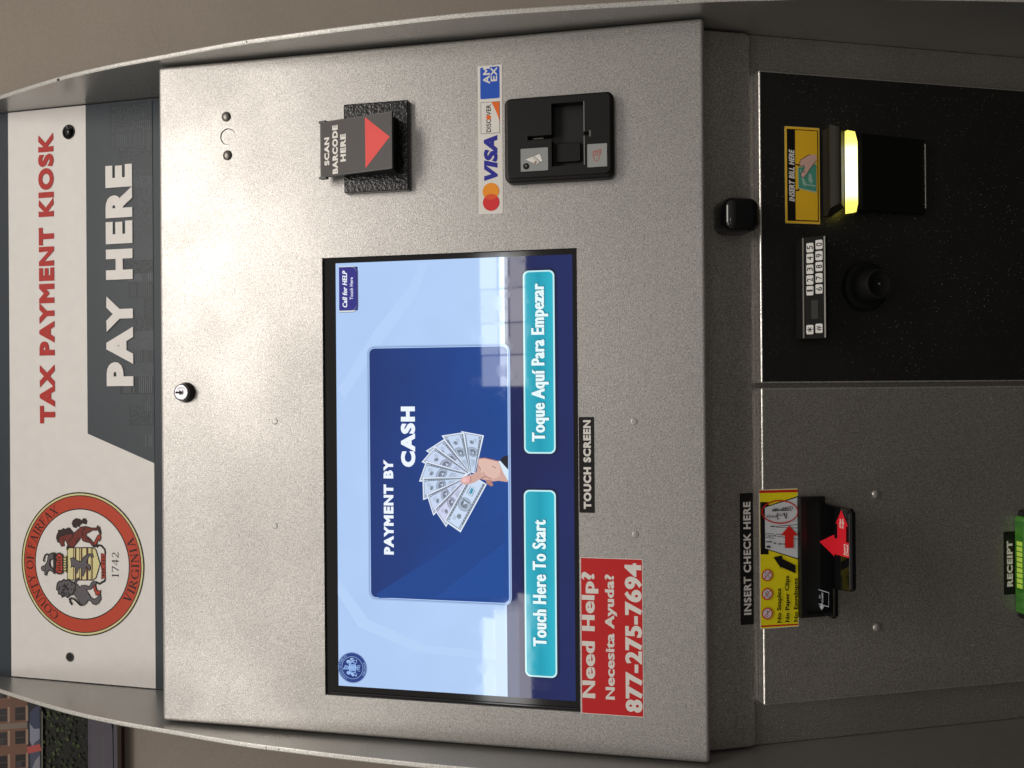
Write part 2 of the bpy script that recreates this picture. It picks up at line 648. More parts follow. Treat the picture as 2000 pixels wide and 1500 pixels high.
a.poly(rect(ix0, iy0, ix1, iy1), (70, 66, 64))
a.poly(rect(ix0, iy0, ix1, yy(172)), (104, 98, 108))
rp_ = random.Random(3)
for k in range(26):                                       # joints and wear of the pavement
    xx = rp_.uniform(ix0, ix1 - .1); y_ = rp_.uniform(iy0 + .004, yy(178)); l = rp_.uniform(.04, .2)
    a.poly([(xx, y_), (xx + l, y_ + .001), (xx + l, y_ + .0035), (xx, y_ + .002)], (96 + rp_.randint(-8, 14),) * 2 + (106,), keep=True)
a.h += 1e-4
a.poly(rect(ix0, yy(172), ix1, yy(84)), (34, 34, 28))
tone = [(48, 60, 34), (62, 78, 40), (38, 46, 30), (78, 92, 50), (52, 54, 40), (24, 26, 22)]
for k in range(3200):                                      # leaves of the printed trees
    xx = rp_.uniform(ix0 + .01, ix1 - .01); y_ = rp_.uniform(yy(168), yy(82)); r_ = rp_.uniform(.0012, .0048)
    q = rp_.uniform(0, 3)
    dens = (y_ - yy(172)) / (yy(84) - yy(172))
    if rp_.random() > .25 + .75 * dens:
        continue
    a.poly([(xx + r_ * rp_.uniform(.6, 1.1) * math.cos(q + t), y_ + r_ * rp_.uniform(.4, .9) * math.sin(q + t)) for t in (0, 1.1, 2.3, 3.4, 4.5)], tone[rp_.randint(0, 5)], keep=False)
    a.h -= a.dz * 0.9
a.h += 1e-4
a.poly(rect(ix0, yy(84), ix1, yy(56)), (44, 44, 50))
a.poly(rect(ix0, yy(56), ix1, iy1), (128, 92, 74))
for k in range(24):                                       # printed facade: piers, windows and sills of the brick building
    xx = ix0 + .012 + k * .040
    if xx + .03 > ix1:
        break
    if k % 3 == 0:
        a.poly(rect(xx - .0075, yy(56), xx + .002, iy1), (140, 124, 112), keep=True)
    for j in range(17):
        yb_ = yy(52) + j * .028
        if yb_ + .018 > iy1:
            break
        t_ = rp_.randint(-8, 12)
        a.poly(rect(xx + .006, yb_, xx + .028, yb_ + .0155), (46 + t_, 40 + t_, 42 + t_), keep=True)
        a.poly(rect(xx + .004, yb_ - .0042, xx + .030, yb_ - .0012), (176, 150, 130), keep=True)
        a.h += 2e-5
        a.poly(rect(xx + .016, yb_ + .001, xx + .0172, yb_ + .0145), (96, 80, 72), keep=True)
        if rp_.random() < .4:
            a.poly(rect(xx + .007, yb_ + .006, xx + .0155, yb_ + .0145), (70, 66, 70), keep=True)
        a.h -= 2e-5
a.h += 1e-4
xv = lambda v: PICT.P(70, v)[0]
for k, (v_, w_, c_) in enumerate([(1425, .034, (150, 152, 172)), (1475, .03, (84, 88, 110)), (1398, .02, (70, 76, 104)), (1530, .05, (150, 150, 160))]):
    xx = xv(v_)
    a.poly([(xx - w_, yy(80)), (xx + w_, yy(80)), (xx + w_ * .8, yy(70)), (xx + w_ * .4, yy(61)), (xx - w_ * .5, yy(61)), (xx - w_, yy(69))], c_)
a.px([(55, 1456), (80, 1450), (84, 1463), (57, 1469)], (196, 92, 84))
a.px([(83.5, 1387), (86, 1387), (86, 1500), (83.5, 1500)], (120, 120, 106))
a.build('print', pic)
for o in bpy.data.objects:
    if o.name == 'print':
        o.data.transform(Matrix.Translation(ROOT - PO))

# ------------------------------------------------------------------ kiosk
kiosk = bpy.data.objects.new('payment_kiosk', None)
COL.objects.link(kiosk)
kiosk.location = ROOT
kiosk['label'] = 'silver and black metal tax payment kiosk with touch screen and sign board'
kiosk['category'] = 'payment kiosk'

# side panels: thick curved cheeks
curve = [(0.60, 2.02), (0.52, 1.925), (0.452, 1.86), (0.388, 1.790), (0.346, 1.742), (0.303, 1.690), (0.2595, 1.629), (0.2195, 1.565), (0.1675, 1.480),
         (0.1365, 1.421), (0.0985, 1.345), (0.0525, 1.243), (0.0172, 1.144), (-0.0140, 1.048), (-0.0290, 1.000), (-0.0410, 0.951),
         (-0.0525, 0.902), (-0.0700, 0.801), (-0.0850, 0.698), (-0.095, 0.60), (-0.10, 0.5), (-0.10, 0.0)]


def smooth_curve(c, sub=5):
    out = []
    for i in range(len(c) - 1):
        p0 = Vector(c[max(0, i - 1)]); p1 = Vector(c[i]); p2 = Vector(c[i + 1]); p3 = Vector(c[min(len(c) - 1, i + 2)])
        for k in range(sub):
            t = k / sub
            out.append(0.5 * ((2 * p1) + (p2 - p0) * t + (2 * p0 - 5 * p1 + 4 * p2 - p3) * t * t + (3 * p1 - p0 - 3 * p2 + p3) * t ** 3))
    out.append(Vector(c[-1]))
    return out


sc_ = smooth_curve(curve)
for s in (1, -1):
    mb = MB()
    prof = [(p.x, p.y) for p in sc_] + [(0.64, 0.0), (0.64, 2.02)]
    n = len(prof); ne = len(sc_)
    xi, xo = s * W, s * (W + 0.0052)
    vs = [(xi, y, z) for y, z in prof] + [(xo, y, z) for y, z in prof]
    inner = tuple(range(n)); outer = tuple(n + i for i in range(n))
    if s > 0:
        mb.add(vs, [inner, tuple(reversed(outer))], M_SIDE)
    else:
        mb.add(vs, [tuple(reversed(inner)), outer], M_SIDE)
    # cut edge, slightly crowned
    ev, ef = [], []
    for i in range(ne):
        y, z = prof[i]
        d = (sc_[min(ne - 1, i + 1)] - sc_[max(0, i - 1)]).normalized()
        nn = Vector((d.y, -d.x))
        if nn.x > 0:
            nn = -nn
        for q, b_ in ((0, 0), (0.22, 0.0008), (0.78, 0.0008), (1, 0)):
            ev.append((xi + (xo - xi) * q, y + nn.x * b_, z + nn.y * b_))
    for i in range(ne - 1):
        for k in range(3):
            f = (i * 4 + k, i * 4 + k + 1, (i + 1) * 4 + k + 1, (i + 1) * 4 + k)
            ef.append(f if s < 0 else tuple(reversed(f)))
    mb.add(ev, ef, M_EDGE)
    mb.build('side_panel', kiosk)

# back, top and inner body that closes the cabinet
mb = MB()
BACK = Plane((0, 0.64, 0), X, (0, 0, 1))
prism(mb, BACK, rect(-W + .001, 0.0, W - .001, 2.02), -0.003, 0.0, M_GREY, back=True)
TOPP = Plane((0, 0.62, 2.02), X, (0, 1, 0))
prism(mb, TOPP, rect(-W + .001, -0.02, W - .001, 0.017), -0.004, 0.0, M_GREY, back=True)
mb.build('cabinet_back', kiosk)

# ---------------------------------------------------------------- sign board
a = Art(SIGN, 0.0004, dz=3e-5)
base = MB()
y_lo = -0.075
y_hi = SIGN.P(-120, 770)[1]
prism(base, SIGN, rect(-W + .0008, y_lo, W - .0008, y_hi), -0.006, 0.0, mat((46, 54, 62)), back=True)
a.mb = base
yA = SIGN.P(19.5, 770)[1]
yB = SIGN.P(303, 1120)[1]
INKW = (222, 218, 214)
a.poly(rect(-W + .0012, yB, W - .0012, yA), INKW)
DK = (60, 66, 72)
yC = SIGN.P(169.5, 520)[1]
xd0, yd0 = SIGN.P(170.5, 847)
xd1, _ = SIGN.P(301, 905)
a.poly([(W - .0012, yC), (xd0, yC), (xd1, yB - .0006), (W - .0012, yB - .0006)], DK)
# printed city skyline in the dark banner
rs = random.Random(11)


def in_banner(x, y):
    if y > yC - .001 or y < yB + .001 or x > W - .004:
        return False
    t = (yC - y) / (yC - yB)
    return x > xd0 + (xd1 - xd0) * t + .002


xx = xd1 + .004
while xx < W - .01:
    w_ = rs.uniform(.012, .034); tall = rs.uniform(.012, .052)
    if abs(xx - (SIGN.P(220, 250)[0])) < .03:
        tall = .064
    sh = rs.randint(-9, 14)
    col = (54 + sh, 60 + sh, 65 + sh)
    ok = [(xx, yB - .0005), (xx + w_, yB - .0005), (xx + w_, yB + tall), (xx, yB + tall)]
    if in_banner(xx, yB + tall):
        a.poly(ok, col)
        a.h -= a.dz * .6
        yy_ = yB + .003
        g_ = rs.randint(-16, 12); lit = (90 + g_, 98 + g_, 101 + g_)
        style = rs.random()
        while yy_ < yB + tall - .003:
            if style < .55:
                x_ = xx + .002
                while x_ < xx + w_ - .002:
                    if rs.random() < .55:
                        a.poly(rect(x_, yy_, x_ + .0011, yy_ + .0008), lit, keep=True)
                    x_ += .0022
            else:
                if rs.random() < .8:
                    a.poly(rect(xx + .0015, yy_, xx + w_ * rs.uniform(.5, .95), yy_ + .0009), lit, keep=True)
            yy_ += .0029
    xx += w_ * rs.uniform(.55, .95)
a.h += 3e-4
a.textpx('TAX PAYMENT KIOSK', 77, 262, 107, 827, (176, 40, 34), bold=.060, space=1.17)
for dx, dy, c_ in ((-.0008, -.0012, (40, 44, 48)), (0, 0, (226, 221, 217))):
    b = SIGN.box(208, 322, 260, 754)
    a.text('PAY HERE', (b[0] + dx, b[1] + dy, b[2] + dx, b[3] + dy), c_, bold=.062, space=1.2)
sign = a.build('sign_board', kiosk, 'white sign board reading tax payment kiosk with dark skyline banner')


# -------- county seal (drawn by tracing the printed emblem; coordinates are those of an enlarged view)
def seal_px(x, y):
    return (30 + x / 5.0, 950 + y / 5.0)


SC = SIGN.P(160.5, 1101.3)
SR = 0.0952


def sn(x, y):
    """enlarged-view point -> unit seal coordinates (x right, y up)"""
    p = SIGN.P(*seal_px(x, y))
    return ((p[0] - SC[0]) / SR, (p[1] - SC[1]) / SR)


SERIF = {   # thick-and-thin capitals: (x0, y0, x1, y1, width) strokes in a unit-high cell, plus cell width
    'I': (.34, [(.17, 0, .17, 1, .15), (.02, .02, .32, .02, .05), (.02, .98, .32, .98, .05)]),
    'N': (.86, [(.16, 0, .16, 1, .07), (.70, 0, .70, 1, .07), (.16, .98, .70, .02, .15), (.02, .02, .3, .02, .05), (.02, .98, .22, .98, .05), (.56, .98, .84, .98, .05)]),
    'T': (.74, [(.37, 0, .37, 1, .15), (.22, .02, .52, .02, .05), (.03, .97, .71, .97, .06), (.04, .97, .04, .80, .05), (.70, .97, .70, .80, .05)]),
    'Y': (.80, [(.40, 0, .40, .48, .14), (.40, .45, .12, .97, .14), (.40, .45, .66, .97, .07), (.25, .02, .55, .02, .05), (.0, .98, .28, .98, .05), (.54, .98, .80, .98, .05)]),
    'F': (.62, [(.17, 0, .17, 1, .15), (.02, .02, .34, .02, .05), (.02, .97, .60, .97, .06), (.58, .97, .58, .78, .05), (.17, .52, .48, .52, .05), (.48, .42, .48, .62, .05)]),
    'A': (.86, [(.43, 1.0, .16, .02, .07), (.42, 1.0, .70, .02, .15), (.24, .36, .58, .36, .05), (.02, .02, .30, .02, .05), (.54, .02, .86, .02, .05)]),
    'R': (.78, [(.17, 0, .17, 1, .15), (.02, .02, .34, .02, .05), (.02, .97, .42, .97, .06), (.17, .50, .42, .50, .06), (.42, .97, .56, .86, .10), (.56, .88, .56, .62, .13), (.56, .64, .42, .50, .10), (.36, .50, .70, .02, .14), (.66, .02, .80, .02, .05)]),
    'X': (.82, [(.12, .98, .70, .02, .15), (.68, .98, .14, .02, .07), (.0, .98, .26, .98, .05), (.56, .98, .80, .98, .05), (.0, .02, .28, .02, .05), (.54, .02, .82, .02, .05)]),
    'V': (.82, [(.14, .98, .42, .0, .15), (.68, .98, .42, .0, .07), (.0, .98, .28, .98, .05), (.54, .98, .82, .98, .05)]),
    ' ': (.36, []),
    '1': (.5, [(.27, 0, .27, 1, .13), (.10, .02, .44, .02, .05), (.27, .98, .12, .84, .06)]),
    '7': (.62, [(.06, .96, .58, .96, .09), (.58, .95, .22, 0, .11), (.06, .96, .06, .78, .05)]),
    '4': (.66, [(.46, 0, .46, 1, .13), (.46, .98, .04, .30, .06), (.03, .28, .64, .28, .07)]),
    '2': (.62, [(.06, .05, .58, .05, .10), (.10, .06, .52, .60, .09), (.53, .60, .50, .86, .12), (.50, .88, .30, .98, .07), (.30, .98, .10, .80, .08), (.58, .05, .60, .2, .05)]),
}


def arcpts(cx, cy, rx, ry, a0, a1, k):
    return [(cx + rx * math.cos(math.radians(a0 + (a1 - a0) * i / k)), cy + ry * math.sin(math.radians(a0 + (a1 - a0) * i / k))) for i in range(k + 1)]


for ch, wd, a0, a1, extra in (('O', .94, 0, 360, []), ('C', .84, 42, 318, [(.80, .99, .80, .72, .05), (.80, .02, .80, .24, .05)]),
                              ('G', .92, 42, 330, [(.80, .99, .80, .74, .05), (.78, .02, .78, .44, .14), (.62, .44, .90, .44, .05)]),
                              ('U', .84, 180, 360, [])):
    st = []
    if ch == 'U':
        st = [(.16, .98, .16, .32, .15), (.68, .98, .68, .32, .07), (.02, .98, .30, .98, .05), (.54, .98, .82, .98, .05)]
        pp = arcpts(.42, .34, .26, .31, 180, 360, 8)
    else:
        pp = arcpts(.47, .5, .38, .47, a0, a1, 22)
    for i in range(len(pp) - 1):
        mid = ((pp[i][0] + pp[i + 1][0]) / 2 - .47, (pp[i][1] + pp[i + 1][1]) / 2 - .5)
        st.append(pp[i] + pp[i + 1] + (.06 + .09 * min(1, abs(mid[0]) / .38) ** 2,))
    SERIF[ch] = (wd, st + extra)


def serif_text(a, body, place, height, col):
    """place(s, t): local metres for advance s and rise t, both in letter heights"""
    s = 0.0
    k = 0
    for ch in body:
        wd, st = SERIF[ch]
        for (x0, y0, x1, y1, w) in st:
            d = Vector((x1 - x0, y1 - y0)).normalized(); nn = Vector((-d.y, d.x)) * (w / 2)
            q = [(x0 + nn.x - d.x * .01, y0 + nn.y - d.y * .01), (x1 + nn.x + d.x * .01, y1 + nn.y + d.y * .01), (x1 - nn.x + d.x * .01, y1 - nn.y + d.y * .01), (x0 - nn.x - d.x * .01, y0 - nn.y - d.y * .01)]
            p = ccw([place(s + x, y) for x, y in q])
            a.mb.add([a.pl.w(x, y, a.h + 1.2e-6 * (k % 23)) for x, y in p], [(0, 1, 2, 3)], mat(col, a.kind))
            k += 1
        s += wd + .07
    a.h += 4e-5


def serif_len(body):
    return sum(SERIF[c][0] + .07 for c in body) - .07


def draw_seal(a, cx, cy, R, pal, fine=True):
    U = lambda p: (cx + p[0] * R, cy + p[1] * R)
    disc = lambda r, c: a.poly(circle(cx, cy, r * R, 96), c)
    disc(1.0, pal['line']); disc(.982, pal['cream']); disc(.958, pal['line']); disc(.945, pal['band'])
    disc(.773, pal['line']); disc(.757, pal['field'])
    z = lambda pts: [U(sn(*p)) for p in pts]

    def shape(pts, c, outline=True, w=.012):
        p = z(pts)
        a.poly(p, pal[c])
        if outline and fine:
            a.strip(p, w * R, pal['line'], closed=True)

    def line(pts, c='line', w=.016):
        a.strip(z(pts), w * R, pal[c])
    # lettering round the band
    hgt = .115
    r_base = .795
    L = serif_len('COUNTY OF FAIRFAX') * hgt
    span = math.radians(124)
    fx = span * (r_base + .05) / L

    def pl_top(s, t):
        th = span / 2 - s * hgt * fx / (r_base + .05)
        r = r_base + t * hgt * 1.05
        return U((-r * math.sin(th), r * math.cos(th)))
    serif_text(a, 'COUNTY OF FAIRFAX', pl_top, hgt, pal['letter'])
    L2 = serif_len('VIRGINIA') * hgt
    sp2 = math.radians(61)
    fx2 = sp2 * (r_base + .06) / L2

    def pl_bot(s, t):
        th = -sp2 / 2 - math.radians(4) + s * hgt * fx2 / (r_base + .06)
        r = .918 - t * hgt * 1.05
        return U((r * math.sin(th), -r * math.cos(th)))
    serif_text(a, 'VIRGINIA', pl_bot, hgt, pal['letter'])
    b0 = sn(1015, 895); b1 = sn(948, 640)
    f3 = (b1[0] - b0[0]) / serif_len('1742')
    serif_text(a, '1742', lambda s, t: U((b0[0] + s * f3, b0[1] + t * (b1[1] - b0[1]))), 1, pal['line'])
    # scroll
    shape([(845, 650), (870, 660), (887, 650), (885, 760), (888, 900), (868, 893), (848, 905), (850, 820), (842, 760)], 'red')
    line([(885, 655), (880, 615), (850, 580), (825, 572), (800, 592)], w=.03)
    line([(885, 900), (878, 922), (852, 935), (830, 950), (798, 935)], w=.03)
    if fine:
        for y_ in (680, 712, 745, 800, 830, 860):
            line([(858, y_), (876, y_ + 8)], w=.014)
            line([(858, y_ + 10), (876, y_ + 14)], w=.010)
    # shield
    shape([(515, 597), (770, 597), (795, 620), (815, 690), (835, 755), (815, 825), (795, 890), (770, 912), (515, 912)], 'cream', w=.016)
    for x0, x1 in ((572, 580), (588, 603), (632, 640), (648, 662), (700, 720), (745, 752), (757, 764)):
        shape([(x0, 601), (x1, 601), (x1, 908), (x0, 908)], 'brown', outline=False)
    # lion on the shield
    shape([(545, 700), (575, 690), (600, 715), (640, 735), (660, 720), (670, 690), (700, 670), (730, 655), (765, 660), (772, 690), (755, 690), (735, 675), (715, 705), (700, 740),
           (735, 765), (745, 800), (730, 825), (720, 800), (700, 775), (690, 830), (668, 880), (655, 850), (655, 800), (630, 790), (610, 850), (592, 845), (600, 800), (575, 775), (550, 790), (555, 750)], 'grey', w=.012)
    # horse
    shape([(460, 583), (488, 578), (481, 545), (498, 521), (520, 568), (548, 588), (575, 594), (601, 560), (636, 519), (652, 492), (668, 530), (700, 540), (735, 548), (762, 582), (790, 592), (802, 583),
           (770, 545), (735, 508), (700, 480), (703, 456), (725, 448), (762, 424), (800, 428), (818, 408), (842, 432), (832, 395), (808, 380), (800, 404), (755, 405), (715, 394), (690, 389),
           (650, 394), (610, 428), (575, 458), (545, 430), (500, 418), (450, 432), (425, 470), (412, 492), (420, 540), (441, 548)], 'horse')
    shape([(408, 505), (415, 470), (430, 440), (424, 428), (455, 424), (480, 408), (495, 420), (520, 404), (540, 405), (552, 425), (568, 440), (578, 468), (553, 455), (530, 466), (500, 462), (480, 478), (455, 482), (435, 500), (430, 545)], 'mane')
    shape([(632, 395), (640, 372), (665, 355), (700, 366), (706, 340), (692, 314), (672, 314), (655, 335), (630, 318), (600, 312), (572, 332), (562, 362), (575, 392), (600, 402), (618, 380)], 'mane')
    shape([(518, 562), (530, 575), (548, 590), (525, 612), (512, 632), (505, 600)], 'mane', outline=False)
    shape([(790, 595), (815, 560), (790, 540), (762, 572)], 'mane', outline=False)
    shape([(820, 400), (845, 430), (848, 455), (830, 462), (812, 430), (808, 382)], 'mane', outline=False)
    if fine:
        for pts in ([(520, 545), (560, 500), (575, 465)], [(600, 540), (625, 500)], [(690, 400), (660, 440), (668, 480)], [(470, 505), (480, 520)], [(700, 500), (740, 530)]):
            line(pts, 'mane', w=.014)
    shape([(775, 562), (790, 520), (812, 478), (848, 452), (838, 476), (845, 505), (828, 538), (822, 505), (800, 568)], 'red')
    # lion
    shape([(585, 930), (602, 903), (628, 890), (630, 906), (606, 924), (602, 945), (640, 985), (650, 966), (690, 962), (715, 972), (740, 966), (752, 934), (775, 924), (800, 928), (796, 952), (768, 974), (748, 1000), (702, 1006), (722, 1040),
           (745, 1080), (775, 1100), (805, 1085), (830, 1050), (842, 1060), (845, 1100), (820, 1140), (795, 1152), (765, 1145), (742, 1112), (722, 1106), (705, 1135), (675, 1160), (645, 1150), (628, 1110), (590, 1062), (572, 1000)], 'grey')
    mane = [(415, 975), (420, 945), (440, 925), (462, 925), (480, 908), (505, 918), (532, 905), (548, 925), (575, 935), (598, 955), (595, 985), (600, 1010), (580, 1025), (568, 1055), (545, 1055), (518, 1083), (500, 1065), (470, 1072), (455, 1052), (430, 1045), (432, 1020), (412, 1002)]
    shape(mane, 'grey', w=.02)
    if fine:
        rr = random.Random(5)
        for k in range(34):
            x_ = rr.uniform(428, 585); y_ = rr.uniform(925, 1060)
            if ((x_ - 505) / 85) ** 2 + ((y_ - 990) / 72) ** 2 < 1:
                line([(x_, y_), (x_ + rr.uniform(-9, 9), y_ + rr.uniform(8, 18)), (x_ + rr.uniform(-14, 14), y_ + rr.uniform(18, 28))], w=.011)
        line([(470, 975), (490, 965)], w=.02); line([(470, 1000), (490, 1010)], w=.02); line([(520, 985), (530, 1000), (515, 1010)], w=.02)
    line([(662, 1158), (640, 1150), (612, 1120), (585, 1095), (555, 1086), (540, 1098), (548, 1125), (566, 1152)], w=.028)
    shape([(770, 965), (792, 960), (800, 1000), (818, 1020), (842, 1010), (838, 1050), (800, 1060), (782, 1010)], 'red')
    # crest: lion over a crown
    shape([(300, 860), (312, 868), (322, 830), (345, 812), (380, 832), (390, 812), (350, 775), (345, 745), (352, 712), (388, 700), (392, 672), (372, 645), (350, 655), (330, 690), (325, 735), (300, 770)], 'grey', w=.014)
    a.poly(circle(*U(sn(287, 797)), .042 * R, 20), pal['line']); a.poly(circle(*U(sn(288, 797)), .034 * R, 20), pal['grey'])
    line([(340, 672), (318, 656), (302, 668), (292, 700), (285, 718), (300, 732)], w=.02)
    shape([(386, 642), (399, 642), (399, 850), (386, 850)], 'mane')
    shape([(412, 830), (402, 810), (410, 780), (406, 745), (416, 715), (408, 690), (420, 655), (440, 648), (468, 662), (478, 700), (474, 760), (480, 800), (470, 845), (440, 850), (425, 846)], 'red', w=.02)
    shape([(482, 682), (514, 672), (514, 838), (482, 825)], 'cream', w=.014)
    if fine:
        for y_ in (690, 715, 740, 765, 790, 815):
            line([(486, y_), (500, y_ + 6), (512, y_ - 4)], w=.014)
            line([(425, y_), (460, y_ + 4)], w=.014)


PAL = dict(line=(20, 16, 14), cream=(214, 206, 150), band=(184, 62, 36), field=(222, 218, 214), letter=(22, 12, 8), red=(172, 56, 36), brown=(86, 40, 28),
           grey=(92, 88, 92), horse=(112, 40, 32), mane=(48, 26, 26))
a = Art(SIGN, 0.0009, dz=1.6e-5)
draw_seal(a, SC[0], SC[1], SR, PAL)
a.build('county_seal', sign, 'round orange banded county seal with lion, horse and shield')

for (u, v, r, dome_on) in ((135, 258, .0098, True), (137.5, 1283, .0064, False)):
    mb = MB()
    cx, cy = SIGN.P(u, v)
    lathe(mb, SIGN, cx, cy, [(r * 1.0, .0006), (r * .98, .0012), (r * .86, .0012), (r * .84, .0007), (r * .02, .0007)], mat((12, 12, 13), 'gloss') if dome_on else M_STEEL)
    if dome_on:
        dome(mb, SIGN, cx, cy, r * .5, .0035, M_GLOSSBLACK)
    else:
        lathe(mb, SIGN, cx, cy, [(r * .86, .0009), (r * .02, .0009)], M_DARK)
    mb.build('camera_port' if dome_on else 'mounting_hole', sign)

# ---------------------------------------------------------------- main sloping panel
SCR = PANEL.box(632, 494, 1130, 1374)
HOLE_C = PANEL.P(445, 267)
HOLE_R = 0.0095
mb = MB()
WP = W - 0.0022
prism(mb, PANEL, rrect(-WP, 0.0, WP, PANEL_L, 0.004, 3), -0.034, 0.0, M_SILVER, bevel=0.0042, segs=5,
      holes=[rect(*SCR), circle(HOLE_C[0], HOLE_C[1], HOLE_R, 40)], hole_depth=(0.004, 0.0040))
front = mb.build('front_panel', kiosk, 'large sloping silver powder coated front panel')
mb = MB()
lathe(mb, PANEL, HOLE_C[0], HOLE_C[1], [(HOLE_R * 1.2, -.0038), (HOLE_R * .02, -.0038)], M_DARK)
prism(mb, PANEL, circle(HOLE_C[0], HOLE_C[1], HOLE_R * .945, 40), -.0036, -.0010, M_SILVER, bevel=.0003, segs=2)
mb.build('hole_plug', front)
for (u, v) in ((442, 228), (444.5, 303.5)):
    mb = MB()
    cx, cy = PANEL.P(u, v)
    lathe(mb, PANEL, cx, cy, [(.0058, 0), (.0056, .0006)], M_STEEL)
    dome(mb, PANEL, cx, cy, .0053, .0026, M_STEEL)
    mb.build('dome_screw', front)
for (u, v) in ((537, 823), (537, 1027), (1239, 823), (1241, 1044)):
    mb = MB()
    cx, cy = PANEL.P(u, v)
    lathe(mb, PANEL, cx, cy, [(.0036, 0), (.0033, .00035), (.0024, .00045), (.0004, .0004)], M_SILVER)
    mb.build('painted_stud', front)
# lock barrel
mb = MB()
cx, cy = PANEL.P(363.5, 766.5)
lathe(mb, PANEL, cx, cy, [(.0120, 0), (.0118, .002), (.0100, .0075)], mat((70, 66, 62), 'metal'), smooth=False)
lathe(mb, PANEL, cx, cy, [(.0100, .0075), (.0094, .0095), (.0080, .0100), (.0066, .0098)], M_CHROME)
lathe(mb, PANEL, cx, cy, [(.0067, .0099), (.0055, .0080)], M_DARK)
lock = mb.build('cam_lock', front, 'round chrome lock barrel')
mb = MB()
dome(mb, PANEL.up(.0078), cx, cy, .0052, .0026, M_CHROME)
lathe(mb, PANEL.up(.0104), cx, cy, [(.0018, 0), (.0016, .0003), (.0003, .0003)], M_DARK)
prism(mb, PANEL.up(.0098), rect(cx - .0011, cy + .0022, cx + .0011, cy + .0070), 0, .0006, M_DARK)
mb.build('keyway', lock)

# ---------------------------------------------------------------- touch screen
GL = PANEL.up(-0.0032)
mb = MB()
e_ = 0.0004
prism(mb, GL, rect(SCR[0] + e_, SCR[1] + e_, SCR[2] - e_, SCR[3] - e_), -0.012, -0.0002, mat((13, 13, 15), 'gloss'))
screen = mb.build('touch_screen', kiosk, 'black glass touch screen recessed in the panel')
# bezel lip visible on the left edge
mb = MB()
bz = GL.box(636, 1358, 1128, 1366)
prism(mb, GL, rect(SCR[0] + .002, SCR[1] + .003, SCR[0] + .0032, SCR[3] - .006), 0, .0009, mat((40, 40, 44), 'gloss'))
mb.build('bezel_lip', screen)

DS = GL.box(658.5, 505.5, 1121, 1354)


def grad_mat(name, stops, axis_pl, y0, y1, wave=0.0):
    """backlit picture: colour runs from y0 to y1 along the screen's own height, part of the displayed image"""
    mt = bpy.data.materials.new(name)
    mt.use_nodes = True
    nt = mt.node_tree
    b = nt.nodes['Principled BSDF']
    b.inputs['Base Color'].default_value = (0.004, 0.004, 0.005, 1)
    b.inputs['Roughness'].default_value = 0.03
    b.inputs['Emission Strength'].default_value = 1.0
    t = nt.nodes.new('ShaderNodeTexCoord')
    vm = nt.nodes.new('ShaderNodeVectorMath'); vm.operation = 'DOT_PRODUCT'
    vm.inputs[1].default_value = tuple(axis_pl.ey)
    nt.links.new(t.outputs['Object'], vm.inputs[0])
    k = (axis_pl.O - ROOT).dot(axis_pl.ey)
    r = nt.nodes.new('ShaderNodeMapRange')
    r.inputs[1].default_value = k + y0; r.inputs[2].default_value = k + y1
    nt.links.new(vm.outputs['Value'], r.inputs[0])
    ramp = nt.nodes.new('ShaderNodeValToRGB')
    for i, (p, c) in enumerate(stops):
        e2 = ramp.color_ramp.elements[i] if i < 2 else ramp.color_ramp.elements.new(p)
        e2.position = p; e2.color = lin(c)
    nt.links.new(r.outputs[0], ramp.inputs[0])
    col = ramp.outputs[0]
    # fine pixel rows of the panel
    wv = nt.nodes.new('ShaderNodeTexNoise'); wv.inputs['Scale'].default_value = 14; wv.inputs['Detail'].default_value = 3
    nt.links.new(t.outputs['Object'], wv.inputs['Vector'])
    m2 = nt.nodes.new('ShaderNodeMapRange'); m2.inputs[1].default_value = .3; m2.inputs[2].default_value = .7
    m2.inputs[3].default_value = 1 - wave; m2.inputs[4].default_value = 1 + wave
    nt.links.new(wv.outputs['Fac'], m2.inputs[0])
    nt.links.new(col, b.inputs['Emission Color'])
    nt.links.new(m2.outputs[0], b.inputs['Emission Strength'])
    sm = nt.nodes.new('ShaderNodeTexNoise'); sm.inputs['Scale'].default_value = 45; sm.inputs['Detail'].default_value = 2
    nt.links.new(t.outputs['Object'], sm.inputs['Vector'])
    m3 = nt.nodes.new('ShaderNodeMapRange'); m3.inputs[1].default_value = .52; m3.inputs[2].default_value = .66
    m3.inputs[3].default_value = .025; m3.inputs[4].default_value = .07
    nt.links.new(sm.outputs['Fac'], m3.inputs[0]); nt.links.new(m3.outputs[0], b.inputs['Roughness'])
    return mt


def gpoly(a, pts, mt):
    p = ccw(pts)
    a.mb.add([a.pl.w(x, y, a.h) for x, y in p], [tuple(range(len(p)))], mt)
    a.h += a.dz


a = Art(GL, 0.0, 'emit', dz=1.5e-5)
yN = GL.P(988, 930)[1]
M_BG = grad_mat('display_sky_blue', [(0, (184, 210, 247)), (1, (174, 203, 244)), (.5, (178, 206, 246))], GL, DS[1], DS[3], .03)
M_NAVY = grad_mat('display_navy', [(0, (26, 38, 92)), (1, (20, 30, 82))], GL, DS[1], yN, .08)
gpoly(a, rect(DS[0], yN, DS[2], DS[3]), M_BG)
gpoly(a, rect(DS[0], DS[1], DS[2], yN), M_NAVY)
# pale sweeping arcs of the wallpaper
for (pts, c) in ((((660, 1130), (720, 1210), (830, 1260), (985, 1275), (985, 1290), (820, 1275), (700, 1225), (660, 1160)), (182, 209, 247)),
                 (((660, 760), (735, 640), (800, 560), (818, 516), (838, 514), (812, 580), (738, 680), (672, 780)), (181, 208, 247))):
    a.px(pts, c)
display = a.build('display', screen, 'lit blue start page on the screen')

